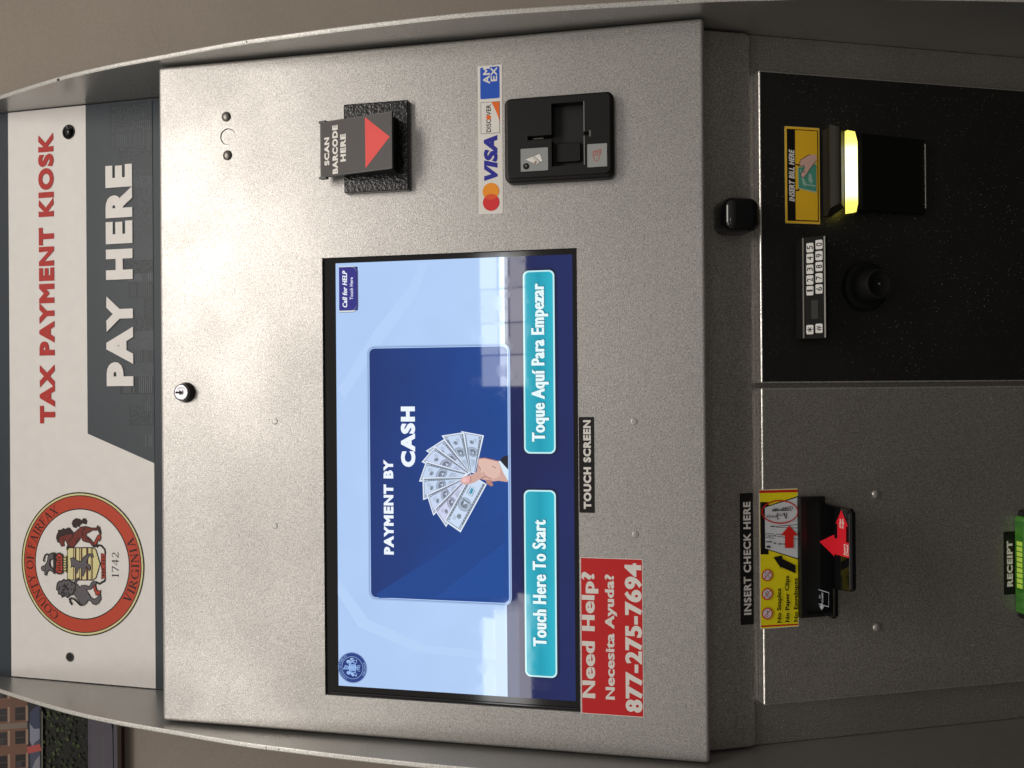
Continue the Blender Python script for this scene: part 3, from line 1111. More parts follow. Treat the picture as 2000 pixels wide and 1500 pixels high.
# payment card picture
a = Art(GL, 0.00010, 'emit', dz=6e-6)
cb = GL.box(723, 678.5, 992.5, 1172)
for d_, c_ in ((.0030, (160, 186, 226)), (.0016, (112, 142, 196)), (.0009, (178, 208, 248))):
    a.poly(rrect(cb[0] - d_, cb[1] - d_, cb[2] + d_, cb[3] + d_, .0062 + d_), c_)
M_CARD = grad_mat('display_card_blue', [(0, (23, 70, 146)), (1, (23, 51, 116))], GL, cb[1], cb[3], .07)
gpoly(a, rrect(*cb, .006), M_CARD)
a.px([(735, 1160), (985, 1000), (985, 1168), (740, 1168)], (23, 66, 140))
a.px([(850, 1168), (985, 1060), (985, 1168)], (24, 72, 149))
a.textpx('PAYMENT BY', 749.5, 899, 768.5, 1083, (238, 246, 255), bold=.060, space=1.18)
a.textpx('CASH', 783, 794, 811, 912, (238, 246, 255), bold=.062, space=1.18)
card = a.build('payment_card', display, 'dark blue card reading payment by cash')

# fan of bank notes held in a hand
a = Art(GL, 0.00032, 'emit', dz=4e-6)
Z6 = lambda x, y: GL.P(800 + x / 6.25, 820 + y / 6.25)


def note(o1, o2, i1, i2, tint, full=False):
    """o1-o2 outer short edge, i1-i2 inner end; drawn as a printed bank note"""
    q = [Z6(*o1), Z6(*o2), Z6(*i2), Z6(*i1)]

    def B(s, t):                                          # s along the length from the outer edge, t across
        A0 = Vector(q[0]).lerp(Vector(q[3]), s); A1 = Vector(q[1]).lerp(Vector(q[2]), s)
        return tuple(A0.lerp(A1, t))
    c = lambda k: tuple(max(0, min(255, int(v * k))) for v in tint)
    a.poly([B(-.004, -.012), B(-.004, 1.012), B(1, 1.012), B(1, -.012)], (96, 120, 170))
    a.poly([B(0, 0), B(0, 1), B(1, 1), B(1, 0)], (226, 236, 250))
    a.poly([B(.03, .07), B(.03, .93), B(.98, .93), B(.98, .07)], c(.52))
    a.poly([B(.042, .10), B(.042, .90), B(.98, .90), B(.98, .10)], tint)
    rr = random.Random(int(o1[0]))
    for t0, t1 in ((.10, .19), (.81, .90)):
        a.poly([B(.05, t0), B(.05, t1), B(.98, t1), B(.98, t0)], c(.58))
        for k in range(16):
            s = .06 + k * .056
            a.poly([B(s, t0 + .015), B(s, t1 - .015), B(s + .02, t1 - .02), B(s + .03, t0 + .02)], c(.82), keep=True)
        a.h += a.dz
    for t0 in (.12, .78):                                 # corner numerals
        a.poly([B(.05, t0), B(.05, t0 + .12), B(.13, t0 + .12), B(.13, t0)], c(.97))
        a.poly([B(.065, t0 + .03), B(.065, t0 + .09), B(.085, t0 + .09), B(.085, t0 + .03)], c(.4), keep=True)
        a.poly([B(.10, t0 + .03), B(.10, t0 + .09), B(.115, t0 + .09), B(.115, t0 + .03)], c(.4))
    for k in range(5):                                    # serial and small print
        t = .3 + k * .035
        a.poly([B(.12, t), B(.12, t + .012), B(.12 + rr.uniform(.08, .18), t + .012), B(.2, t)], c(.7), keep=True)
    a.h += a.dz
    ring = lambda s, t, rs_, rt, col: a.poly([B(s + rs_ * math.cos(k * math.pi / 9), t + rt * math.sin(k * math.pi / 9)) for k in range(18)], col)
    ring(.23, .55, .045, .11, c(.42)); ring(.23, .55, .034, .083, c(.8)); ring(.23, .55, .018, .045, c(.45))
    ring(.47, .50, .125, .36, c(.55)); ring(.47, .50, .117, .335, c(.84))
    ring(.475, .47, .05, .15, c(.98)); ring(.455, .58, .045, .10, c(.62)); ring(.47, .36, .05, .07, c(.55)); ring(.43, .50, .03, .16, c(.6))
    a.poly([B(.52, .30), B(.52, .68), B(.55, .70), B(.555, .28)], c(.62))
    for k in range(4):
        t = .3 + k * .1
        a.poly([B(.66, t), B(.66, t + .035), B(.66 + rr.uniform(.12, .25), t + .035), B(.78, t)], c(.6), keep=True)
    a.h += a.dz


T1, T2, T3 = (196, 214, 240), (200, 214, 242), (206, 212, 240)
note((908, 190), (632, 138), (800, 655), (745, 640), T1)
note((668, 150), (392, 192), (745, 660), (700, 640), T1)
note((430, 230), (200, 378), (745, 640), (690, 690), T2)
note((315, 320), (148, 515), (735, 640), (640, 720), T2)
note((205, 500), (118, 752), (700, 645), (610, 760), T1)
note((160, 700), (168, 978), (660, 700), (620, 800), T1)
note((210, 905), (292, 1168), (650, 715), (650, 830), T2)
note((300, 1085), (448, 1306), (640, 755), (720, 860), T3)
note((425, 1232), (625, 1372), (745, 660), (945, 785), (202, 220, 244))
for p in (((730, 890), (755, 830), (785, 845), (765, 900)),):
    a.poly([Z6(*q) for q in p], (64, 150, 180))
a.poly([Z6(*p) for p in ((980, 740), (1018, 770), (1022, 805), (990, 808), (940, 772), (935, 742))], (176, 128, 118))
a.poly([Z6(*p) for p in ((850, 470), (925, 468), (1092, 508), (1130, 600), (1200, 700), (1200, 758), (1090, 742), (1010, 752), (960, 752), (905, 728), (868, 722),
                         (830, 742), (790, 765), (740, 782), (690, 790), (640, 776), (622, 745), (640, 705), (690, 684), (740, 672), (788, 655), (822, 630), (832, 570), (838, 520))], (206, 166, 156))
a.poly([Z6(*p) for p in ((850, 480), (925, 474), (1085, 512), (1112, 600), (1100, 690), (1020, 720), (930, 705), (880, 650), (860, 590), (845, 540))], (222, 186, 174))
a.poly([Z6(*p) for p in ((640, 712), (690, 692), (738, 690), (742, 745), (700, 772), (650, 768), (632, 742))], (228, 178, 176))
a.poly([Z6(*p) for p in ((648, 722), (690, 706), (700, 740), (668, 760), (645, 748))], (238, 196, 196))
for pts in ([(742, 690), (752, 720), (745, 760)], [(845, 560), (870, 600), (862, 612)], [(868, 722), (900, 700), (950, 690)], [(935, 742), (980, 740), (1010, 752)], [(1010, 560), (1060, 590)], [(838, 470), (925, 462), (1092, 504)], [(900, 640), (930, 690), (1000, 715)]):
    a.strip([Z6(*p) for p in pts], .0007, (150, 100, 96))
a.poly([Z6(*p) for p in ((1095, 500), (1140, 452), (1206, 428), (1206, 620), (1150, 560))], (32, 30, 44))
a.poly([Z6(*p) for p in ((1088, 502), (1108, 498), (1206, 608), (1206, 745), (1150, 650))], (214, 234, 248))
a.build('cash_picture', display, 'fan of bank notes held in a hand')

# on-screen buttons
for (box_, txt, tb, nm, lb) in (((1022.5, 528, 1084, 886), 'Toque Aqu\u00ed Para Empezar', (1038, 553.5, 1071.5, 862.5), 'start_button', 'teal button with Spanish wording'),
                                ((1024.5, 957, 1087, 1322.5), 'Touch Here To Start', (1040.5, 1015, 1067, 1262.5), 'start_button', 'teal button with English wording')):
    a = Art(GL, 0.00034, 'emit', dz=8e-6)
    b = GL.box(*box_)
    for d_, c_ in ((.0022, (20, 26, 66)), (.0, (196, 238, 244))):
        a.poly(rrect(b[0] - d_ + .001 * (d_ > 0), b[1] - d_ - .001 * (d_ > 0), b[2] + d_, b[3] + d_, .0062 + d_), c_)
    i = .0017
    mt = grad_mat('display_teal', [(0, (44, 182, 204)), (1, (52, 176, 196)), (.5, (24, 156, 180))], GL, b[1], b[3], .05)
    gpoly(a, rrect(b[0] + i, b[1] + i, b[2] - i, b[3] - i, .005), mt)
    bb = GL.box(*tb)
    a.text(txt, (bb[0] + .0009, bb[1] - .0009, bb[2] + .0009, bb[3] - .0009), (24, 110, 130), bold=(.062, .020), space=1.12)
    a.text(txt, bb, (232, 250, 252), bold=(.062, .020), space=1.12)
    a.build(nm, display, lb)
# help tab
a = Art(GL, 0.00034, 'emit', dz=8e-6)
hb_ = GL.box(662.5, 521.5, 696, 606.5)
a.poly(rrect(hb_[0] - .0022, hb_[1] - .0024, hb_[2] + .0010, hb_[3], .007, corners=(1, 0, 0, 1)), (96, 104, 118))
a.poly(rrect(hb_[0] - .0017, hb_[1] - .0019, hb_[2] + .0010, hb_[3], .0066, corners=(1, 0, 0, 1)), (214, 222, 224))
a.poly(rrect(*hb_, .006, corners=(1, 0, 0, 1)), (50, 48, 132))
a.poly(rrect(hb_[0], hb_[1], hb_[2], hb_[1] + (hb_[3] - hb_[1]) * .45, .0055, corners=(1, 0, 0, 1)), (46, 48, 112))
a.textpx('Call for HELP', 669, 528.5, 678.2, 600.5, (240, 246, 255), bold=(.05, .022), space=1.1, shear=.22)
a.textpx('Touch Here', 683.4, 541.8, 689.8, 585.2, (226, 232, 250), bold=.02, space=1.05)
a.build('help_button', display, 'small navy tab reading call for help')
# small seal
a = Art(GL, 0.00034, 'emit', dz=5e-6)
c_ = GL.P(688.6, 1303.8)
bx = GL.box(660.5, 1273.6, 716.6, 1334)
NAV, LT = (30, 52, 120), (150, 186, 236)
draw_seal(a, c_[0], c_[1], (bx[2] - bx[0] + bx[3] - bx[1]) / 4, dict(line=(24, 46, 112), cream=LT, band=(38, 62, 132), field=NAV, letter=(160, 194, 240), red=(120, 158, 216), brown=(90, 128, 196),
                                                                   grey=LT, horse=(140, 178, 230), mane=(180, 208, 246)), fine=False)
a.ring(c_[0], c_[1], .0121, .0126, LT)
a.text('1742', (c_[0] - .0036, c_[1] - .0092, c_[0] + .0036, c_[1] - .0067), LT, bold=.02)
a.build('screen_seal', display, 'small navy county seal')


# ---------------------------------------------------------------- stickers on the panel
def sticker(pl, box_, col, name, draw, label=None, kind='print', rim=None, t=0.0004, parent=None):
    b = pl.box(*box_)
    mb_ = MB()
    prism(mb_, pl, rrect(*b, .0006, 2), 0.0, t, mat(rim or col, kind))
    a_ = Art(pl, t + .00006, kind, dz=2e-5)
    a_.mb = mb_
    if rim:
        q = .0007
        a_.poly(rect(b[0] + q, b[1] + q, b[2] - q, b[3] - q), col)
    draw(a_, b)
    return a_.build(name, parent or kiosk, label)


WHT, BLK = (226, 222, 216), (14, 13, 13)
sticker(PANEL, (1131, 814.5, 1161, 1001.5), BLK, 'touch_screen_label', lambda a, b: a.textpx('TOUCH SCREEN', 1139.5, 820.5, 1154.5, 994, WHT, bold=.056, space=1.16), 'black strip reading touch screen')


def d_help(a, b):
    a.textpx('Need Help?', 1136.5, 1117, 1169.5, 1363, WHT, bold=(.060, .026), space=1.15)
    a.textpx('Necesita Ayuda?', 1182, 1122, 1205.5, 1366, WHT, bold=(.050, .024), space=1.1)
    a.textpx('877-275-7694', 1221, 1100, 1254, 1391, WHT, bold=(.058, .036), space=1.12)


sticker(PANEL, (1134.5, 1090, 1256.5, 1397), (196, 32, 34), 'help_sticker', d_help, 'red sticker with white help phone number', rim=(226, 218, 212))
Z5 = lambda x, y: PANEL.P(920 + x / 4.687, 110 + y / 4.687)


def d_cards(a, b):
    bl = PANEL.box(938.2, 131, 976, 193)
    a.poly(rrect(*bl, .0016), (32, 84, 190))
    for dx, t, y0, y1 in ((0, 'AM', 943.5, 957), (0, 'EX', 958.5, 971)):
        bb = PANEL.box(y0, 131.5, y1, 164 if t == 'AM' else 159)
        a.text(t, bb, WHT, bold=.028, space=1.08)
    db = PANEL.box(939.2, 199.3, 976.3, 261)
    a.poly(rect(*db), (40, 38, 38)); i = .0004
    a.poly(rect(db[0] + i, db[1] + i, db[2] - i, db[3] - i), WHT)
    w_, h_ = db[2] - db[0], db[3] - db[1]
    pts = [(db[2] - i, db[1] + i), (db[2] - i, db[1] + h_ * .44)]
    for k in range(9):
        t = k / 8
        pts.append((db[2] - w_ * .68 * t - i, db[1] + i + h_ * .42 * (1 - t) ** 1.5))
    a.poly(pts, (232, 106, 36))
    tb = PANEL.box(950, 204.5, 959.3, 258.5)
    a.text('DISC  VER', tb, (30, 28, 28), bold=.02, space=1.03)
    a.poly(circle(tb[0] + (tb[2] - tb[0]) * .535, (tb[1] + tb[3]) / 2, (tb[3] - tb[1]) * .50, 28), (232, 106, 36))
    a.textpx('VISA', 945.3, 265.5, 972, 352.5, (36, 40, 150), bold=.062, space=1.08, shear=.20)
    o1 = PANEL.P(959, 374); o2 = PANEL.P(959.5, 395.5); r = .0091
    a.poly(circle(*o1, r, 48), (240, 150, 34))
    a.poly(circle(*o2, r, 48), (216, 44, 50))
    d_ = o1[0] - o2[0]; hh = math.acos(d_ / 2 / r)
    lens = [(o2[0] + r * math.cos(hh - 2 * hh * k / 14), o2[1] + r * math.sin(hh - 2 * hh * k / 14)) for k in range(15)]
    lens += [(o1[0] + r * math.cos(math.pi + hh - 2 * hh * k / 14), o1[1] + r * math.sin(math.pi + hh - 2 * hh * k / 14)) for k in range(15)]
    a.poly(lens, (226, 84, 42))


sticker(PANEL, (934, 128, 981.5, 418), WHT, 'card_logo_sticker', d_cards, 'white strip of bank card logos')

# ---------------------------------------------------------------- card reader
H1 = 0.0150
mb = MB()
fb = PANEL.box(989, 187, 1193, 343.5, H1)
bo = (fb[0] - .0035, fb[1] - .0030, fb[2] + .0025, fb[3] + .0030)
prism(mb, PANEL, rrect(*bo, .0075, 8), 0.0, H1 - .003, M_PLASTIC, bevel=.0035, segs=4, smooth=True, cap=False)
RD = PANEL.up(H1)
pk = RD.box(1077, 200, 1140, 323.5)
slot = RD.box(1029, 264.5, 1078.5, 273)
notch = RD.box(1138.5, 257, 1151, 264.5)
pocket = [(pk[0], pk[1]), (notch[0], pk[1]), (notch[0], notch[1]), (notch[2], notch[1]), (notch[2], pk[1]), (pk[2], pk[1]), (pk[2], pk[3]), (slot[2], pk[3]), (slot[2], slot[3]), (slot[0], slot[3]), (slot[0], pk[3]), (pk[0], pk[3])]
prism(mb, PANEL, rrect(fb[0], fb[1], fb[2], fb[3], .006, 8), H1 - .0032, H1, M_PLASTIC, bevel=.0012, segs=3, holes=[pocket], hole_depth=.0120)
cap_face(mb, PANEL, [(pk[0] - .004, pk[1] - .012), (pk[2] + .004, pk[1] - .012), (pk[2] + .004, slot[3] + .004), (pk[0] - .004, slot[3] + .004)], H1 - .0118, M_DARK)
reader = mb.build('card_reader', kiosk, 'black plastic card reader with a deep finger notch')
mb = MB()
q = RD.box(1080, 258, 1130, 300)
prism(mb, PANEL.up(H1 - .0117), rrect(pk[0] + .006, pk[1] + .004, pk[0] + .026, pk[3] - .004, .002, 3), 0, .004, M_PLASTIC, bevel=.001)
tt = RD.box(1026, 260.5, 1030, 276)
prism(mb, RD, rect(*tt), .0001, .0003, M_DARK)
hl = RD.box(1040, 266.5, 1060, 268.5)
prism(mb, RD.up(-.006), rect(*hl), 0, .0006, M_STEEL)
mb.build('card_slot', reader)
mb = MB()
prism(mb, RD, rect(pk[0], pk[1] - .0008, notch[0] - .0004, pk[1] - .0001), 0.0001, .0004, mat((188, 186, 180), 'metal'))
prism(mb, RD, rect(notch[2] + .0004, pk[1] - .0008, pk[2], pk[1] - .0001), 0.0001, .0004, mat((188, 186, 180), 'metal'))
nb = RD.box(1150.5, 254.5, 1154, 266.5)
prism(mb, RD, rect(*nb), .0001, .0004, M_STEEL)
mb.build('notch_edge', reader)


def d_r1(a, b):
    Zr = lambda x, y: RD.P(920 + x / 4.687, 110 + y / 4.687)
    card = [Zr(495, 945), Zr(630, 890), Zr(655, 960), Zr(595, 992)]
    a.poly(card, WHT); a.strip(card, .0004, (40, 40, 40), True)
    a.strip([Zr(570, 910), Zr(640, 975)], .0006, (60, 58, 58)); a.strip([Zr(560, 925), Zr(620, 975)], .0004, (120, 110, 110))
    a.poly(circle(*Zr(590, 973), .0014, 16), (150, 120, 90))
    a.poly(circle(*Zr(506, 1008), .0034, 24), (20, 20, 20), 'gloss'); a.poly(circle(*Zr(503, 1004), .0012, 14), (92, 92, 96))


sticker(RD, (1017, 289.5, 1070.4, 334), (146, 148, 148), 'card_sticker', d_r1, 'grey sticker with a bank card drawing', parent=reader)


def d_r2(a, b):
    Zr = lambda x, y: RD.P(920 + x / 4.687, 110 + y / 4.687)
    red = (186, 62, 42)
    a.strip([Zr(1120, 908), Zr(1122, 930), Zr(1135, 955), Zr(1152, 960), Zr(1168, 945), Zr(1178, 905), Zr(1120, 908)], .0006, red)
    for k in range(4):
        a.strip([Zr(1114 + k * 20, 905 - k * 3), Zr(1122 + k * 20, 868 - k * 4)], .0006, red)
    a.strip([Zr(1122, 876), Zr(1190, 852), Zr(1186, 905)], .0005, red)


sticker(RD, (1147.2, 281, 1185.6, 326), (150, 152, 150), 'lamp_sticker', d_r2, 'grey sticker with red lamp symbol', parent=reader)

# ---------------------------------------------------------------- barcode scanner
bb = PANEL.box(677, 204, 802, 377)
scan = bpy.data.objects.new('barcode_scanner', None)
COL.objects.link(scan); scan.parent = kiosk
mb = MB()
g = PANEL.box(677, 241, 802, 345)
prism(mb, PANEL, rrect(bb[0], bb[1], bb[2], bb[3], .0012, 2), 0, .0085, M_CRINKLE, bevel=.0012, segs=2)
mb.build('bracket', scan, 'black crinkle coated mounting bracket')
# hood: wedge that lifts towards its lower end
HT, HBt = .0135, .0330
tx0, ty = PANEL.P(625.5, 353.5, HT)
tx1, _ = PANEL.P(625.5, 243.5, HT)
bx0, by = PANEL.P(766.5, 323.0, HBt)
bx1, _ = PANEL.P(766.5, 211.0, HBt)
xa, xb = (tx0 + bx0) / 2, (tx1 + bx1) / 2
mb = MB()
hv = []
for x in (xa + .0015, xb - .0015):
    hv += [PANEL.w(x, ty - .001, HT - .0022), PANEL.w(x, ty - .0015, .0082), PANEL.w(x, by + .002, .0082), PANEL.w(x, by + .004, HBt - .004)]
mb.add(hv, [(0, 1, 2, 3), (7, 6, 5, 4), (0, 3, 7, 4), (1, 0, 4, 5), (3, 2, 6, 7)], M_PLASTIC)
wv = [PANEL.w(x, y, h) for (x, y, h) in ((xa + .006, by + .0018, HBt - .0055), (xb - .006, by + .0018, HBt - .0055), (xb - .006, by + .0008, .0105), (xa + .006, by + .0008, .0105))]
mb.build('scanner_body', scan)
# lower end window frame
LOW = Plane(PANEL.w(0, by + .0026, 0), X, -PANEL.n)     # faces down the slope
mb = MB()
def low(x, h): return (x, -h)
prism(mb, LOW, [low(xa + .002, .009), low(xb - .002, .009), low(xb - .002, HBt - .005), low(xa + .002, HBt - .005)], 0, .0030, mat((92, 84, 78), 'black'), bevel=.0008, segs=2,
      holes=[[low(xa + .009, .0125), low(xb - .009, .0125), low(xb - .009, HBt - .0085), low(xa + .009, HBt - .0085)]], hole_depth=.0028)
prism(mb, LOW, [low(xa + .009, .0125), low(xb - .009, .0125), low(xb - .009, HBt - .0085), low(xa + .009, HBt - .0085)], 0, .0004, M_GLOSSBLACK)
prism(mb, LOW, [low(xa + .014, .0145), low(xb - .014, .0145), low(xb - .014, .0155), low(xa + .014, .0155)], .0004, .0008, mat((70, 66, 62), 'black'))
for x_ in (xa + .015, xb - .015):
    lathe(mb, LOW.up(.0004), x_, -.0195, [(.0022, 0), (.0016, .0008), (.0003, .0010)], mat((60, 58, 58), 'gloss'))
mb.build('scan_window', scan)
# printed face plate
FACE = Plane(PANEL.w(0, ty, HT), X, PANEL.w(0, ty, HT) - PANEL.w(0, by, HBt))
flen = (PANEL.w(0, ty, HT) - PANEL.w(0, by, HBt)).length
mb = MB()
prism(mb, FACE, rrect(xa, -flen, xb, 0, .0012, 2), -.0024, 0, mat((24, 22, 22), 'black'), bevel=.0006, segs=2, back=True)
a = Art(FACE, .00012, dz=2e-5); a.mb = mb
a.poly(rect(xa + .0012, -flen + .001, xb - .0012, -.002), (58, 53, 52))
Z8 = lambda x, y: FACE.P(610 + x / 7.5, 190 + y / 7.5)
zb = lambda x0, y0, x1, y1: FACE.box(610 + x0 / 7.5, 190 + y0 / 7.5, 610 + x1 / 7.5, 190 + y1 / 7.5)
a.text('SCAN', zb(177, 590, 250, 1000), WHT, bold=.056, space=1.16)
a.text('BARCODE', zb(295, 410, 375, 1122), WHT, bold=.056, space=1.16)
a.text('HERE', zb(412, 538, 492, 942), WHT, bold=.056, space=1.16)
a.poly([Z8(772, 290), Z8(1135, 578), Z8(782, 1040)], (224, 58, 50))
for x_ in (xa, xb):
    prism(mb, FACE, rect(x_ - .0012, -.0075, x_ + .0012, .0012), -.0050, .0004, mat((24, 22, 22), 'black'))
a.build('scanner_plate', scan, 'black plate reading scan barcode here above a red arrow')
scan['label'] = 'black wedge shaped barcode scanner'

# ---------------------------------------------------------------- hood strip and lower frame
z_s0 = STRIP.P(1472, 750)[1]
z_s1 = STRIP.P(1385, 750)[1]
mb = MB()
prism(mb, STRIP, rrect(-W + .0015, z_s0, W - .0015, 0.996, .006, 4, corners=(1, 0, 0, 1)), -0.02, 0.0, M_GREY, bevel=.0022, segs=4)
strip_o = mb.build('header_strip', kiosk, 'narrow grey strip under the sloping panel')
mb = MB()
prism(mb, FRAME, rect(-W + .0006, 0.02, W - .0006, z_s0 + .010), -.004, 0.0, M_GREY)
mb.build('lower_frame', kiosk)


sticker(STRIP, (1445.5, 963, 1471, 1220), BLK, 'insert_check_label', lambda a, b: a.textpx('INSERT CHECK HERE', 1451.8, 980, 1466.3, 1200.5, WHT, bold=.036, space=1.1), 'black strip reading insert check here')

# black camera pod
mb = MB()
cbx = STRIP.box(1402, 388, 1474, 458, .012)
CP = STRIP.up(0)
prism(mb, CP, rrect(cbx[0] + .001, cbx[1] + .001, cbx[2] - .001, cbx[3] - .001, .0105, 8), 0, .030, M_GLOSSBLACK, bevel=.0104, segs=9, smooth=True)
pod = mb.build('camera_pod', kiosk, 'glossy black camera pod under the panel edge')

# ---------------------------------------------------------------- doors
z_d1 = DOOR.P(1487, 750)[1]
xr = DOOR.P(1487, 137)[0]
xm = DOOR.P(1487, 748.5)[0]
xm2 = DOOR.P(1487, 758)[0]
xl_ = DOOR.P(1487, 1379)[0]
mb = MB()
prism(mb, DOOR, rrect(xm, 0.10, xr, z_d1, .0015, 2), -.0114, 0.0, M_BLACKDOOR, bevel=.0016, segs=3, side_mt=M_BRIGHTEDGE)
bdoor = mb.build('cabinet_door', kiosk, 'black flecked right hand door')
mb = MB()
prism(mb, DOOR, rrect(xl_, 0.10, xm2, z_d1, .0015, 2), -.0114, 0.0, M_GREY, bevel=.0016, segs=3, side_mt=M_BRIGHTEDGE)
gdoor = mb.build('cabinet_door', kiosk, 'grey powder coated left hand door')

# bill label
Z7 = lambda x, y: DOOR.P(1500 + x / 5.882, 230 + y / 5.882)
B7 = lambda x0, y0, x1, y1: DOOR.box(1500 + x0 / 5.882, 230 + y0 / 5.882, 1500 + x1 / 5.882, 230 + y1 / 5.882)


def d_bill(a, b):
    YL = (232, 184, 40)
    a.poly(rect(*B7(217, 138, 577, 1190)), BLK)
    a.poly(rect(*B7(312, 150, 566, 1178)), YL)
    a.text('INSERT BILL HERE', B7(238, 365, 303, 962), WHT, bold=(.055, .030), space=1.12, shear=.22)
    for y_ in (540, 835):
        a.poly(rect(*B7(305, y_ - 7, 350, y_ + 7)), BLK)
        s = 1 if y_ < 600 else -1
        a.poly(rect(*(B7(342, y_, 357, y_ + 22) if s > 0 else B7(342, y_ - 22, 357, y_))), BLK)
    teal = (78, 148, 128)
    a.poly([Z7(338, 572), Z7(420, 556), Z7(553, 528), Z7(553, 866), Z7(440, 838), Z7(345, 815)], (170, 190, 168))
    a.poly([Z7(344, 578), Z7(420, 562), Z7(553, 534), Z7(553, 848), Z7(440, 826), Z7(350, 805)], teal)
    for pts in (((380, 690), (400, 680), (440, 770), (420, 790), (395, 760)), ((465, 650), (490, 640), (510, 740), (490, 760), (460, 720)), ((440, 760), (545, 780), (545, 795), (436, 775)), ((360, 600), (378, 596), (372, 640))):
        a.poly([Z7(*p) for p in pts], (150, 186, 170), keep=True)
    a.h += a.dz
    hand = [(475, 424), (553, 430), (553, 495), (515, 540), (470, 600), (440, 650), (412, 686), (390, 688), (374, 668), (376, 640), (398, 610), (418, 572), (412, 552), (365, 560), (358, 530), (368, 487), (420, 455)]
    a.poly([Z7(*p) for p in hand], (212, 172, 158))
    a.strip([Z7(*p) for p in hand[2:16]], .0006, (40, 26, 22))
    a.strip([Z7(368, 487), Z7(420, 455), Z7(475, 424)], .0006, (40, 26, 22))
    a.strip([Z7(412, 552), Z7(408, 540)], .0006, (40, 26, 22))
    a.poly([Z7(378, 660), Z7(392, 640), Z7(404, 655), Z7(394, 680)], (226, 190, 176)); a.poly(circle(*Z7(412, 622), .0008, 10), (90, 60, 52))


sticker(DOOR, (1533, 248.5, 1600.6, 437), (234, 186, 42), 'bill_sticker', d_bill, 'yellow and black sticker reading insert bill here', rim=(216, 186, 96))

# bill acceptor: chamfered snout, lit throat, lower lip
acc = bpy.data.objects.new('bill_acceptor', None)
COL.objects.link(acc); acc.parent = kiosk
acc['label'] = 'black bill acceptor with glowing yellow slot'
M_OLIVE = powder('acceptor_plastic', (0.020, 0.018, 0.013), 0.0, 0.36, grain=900, bump=.12, contrast=.2)
M_OLIVE.node_tree.nodes['Principled BSDF'].inputs['Specular IOR Level'].default_value = 0.16


def hx(u, v, h):
    x, y = DOOR.P(u, v, h)
    return (x, y)


Hs = .034
x0 = DOOR.P(1606, 423)[0]; x1_ = DOOR.P(1606, 254)[0]
zt = DOOR.P(1607, 340)[1]
zr = DOOR.P(1638, 340, Hs)[1]
c = .010
mb = MB()
top = [(x0, zt, 0), (x1_, zt, 0)]
lipz = DOOR.P(1656, 340, Hs - .003)[1]
ring0 = [(x0, zt), (x1_, zt), (x1_, lipz - .004), (x0, lipz - .004)]
sec = [(zt, 0.0, 0.0), (zt - .0008, .007, 0.0), (zr + .006, Hs - .006, .003), (zr + .002, Hs - .0022, .0055), (zr, Hs - .0006, .0065),
       (zr - .0018, Hs, .0068), (zr - .0036, Hs - .0008, .0065), (lipz, Hs - .0100, .0050), (lipz, 0.0, 0.0)]
vs, fs = [], []
for z, h, ins in sec:
    vs += [DOOR.w(x0 + ins, z, h), DOOR.w(x0 + ins + .006, z, h), DOOR.w(x1_ - ins - .006, z, h), DOOR.w(x1_ - ins, z, h)]
k = len(sec)
for r in range(k - 1):
    fs += [(r * 4 + i + 1, r * 4 + i, (r + 1) * 4 + i, (r + 1) * 4 + i + 1) for i in range(3)]
fs += [tuple(r * 4 for r in range(k)), tuple(r * 4 + 3 for r in reversed(range(k)))]
mb.add(vs, fs, M_OLIVE)
mb.build('snout', acc)
# lower lip block
zl0 = DOOR.P(1806, 340, .0045)[1]
zl1 = DOOR.P(1679, 340, .0145)[1]
mb = MB()
xs0 = DOOR.P(1808, 407, .006)[0]; xs1 = DOOR.P(1808, 281, .006)[0]
pv = [(.0, zl0 - .001), (.0045, zl0), (.0055, zl0 + .0010), (.0150, zl1 - .003), (.0140, zl1), (0, zl1)]
vs = [DOOR.w(x, z, h) for x in (x0 + .006, x1_ - .006) for h, z in pv]
fs = [tuple(range(6)), tuple(range(11, 5, -1))] + [(6 + i, 6 + (i + 1) % 6, (i + 1) % 6, i) for i in range(6)]
mb.add(vs, fs, mat((10, 10, 9), 'dull'))
prism(mb, DOOR, rect(xs0, zl0 - .0008, xs1, zl0 + .0008), .0040, .0064, mat((205, 203, 198), 'metal'), bevel=.0004, segs=2)  # highlight on the lip's lower edge, put in as a pale metal strip
mb.build('lower_lip', acc)
# glowing throat
hbk = .019
gA = DOOR.box(1657, 254, 1676, 415, hbk)
mb = MB()
i = .004
out = [(gA[0] - .0005, gA[3]), (gA[0] + .001, gA[1] + .002), (gA[0] + .010, gA[1]), (gA[2] - .012, gA[1]), (gA[2] - .001, gA[1] + .003), (gA[2], gA[3])]


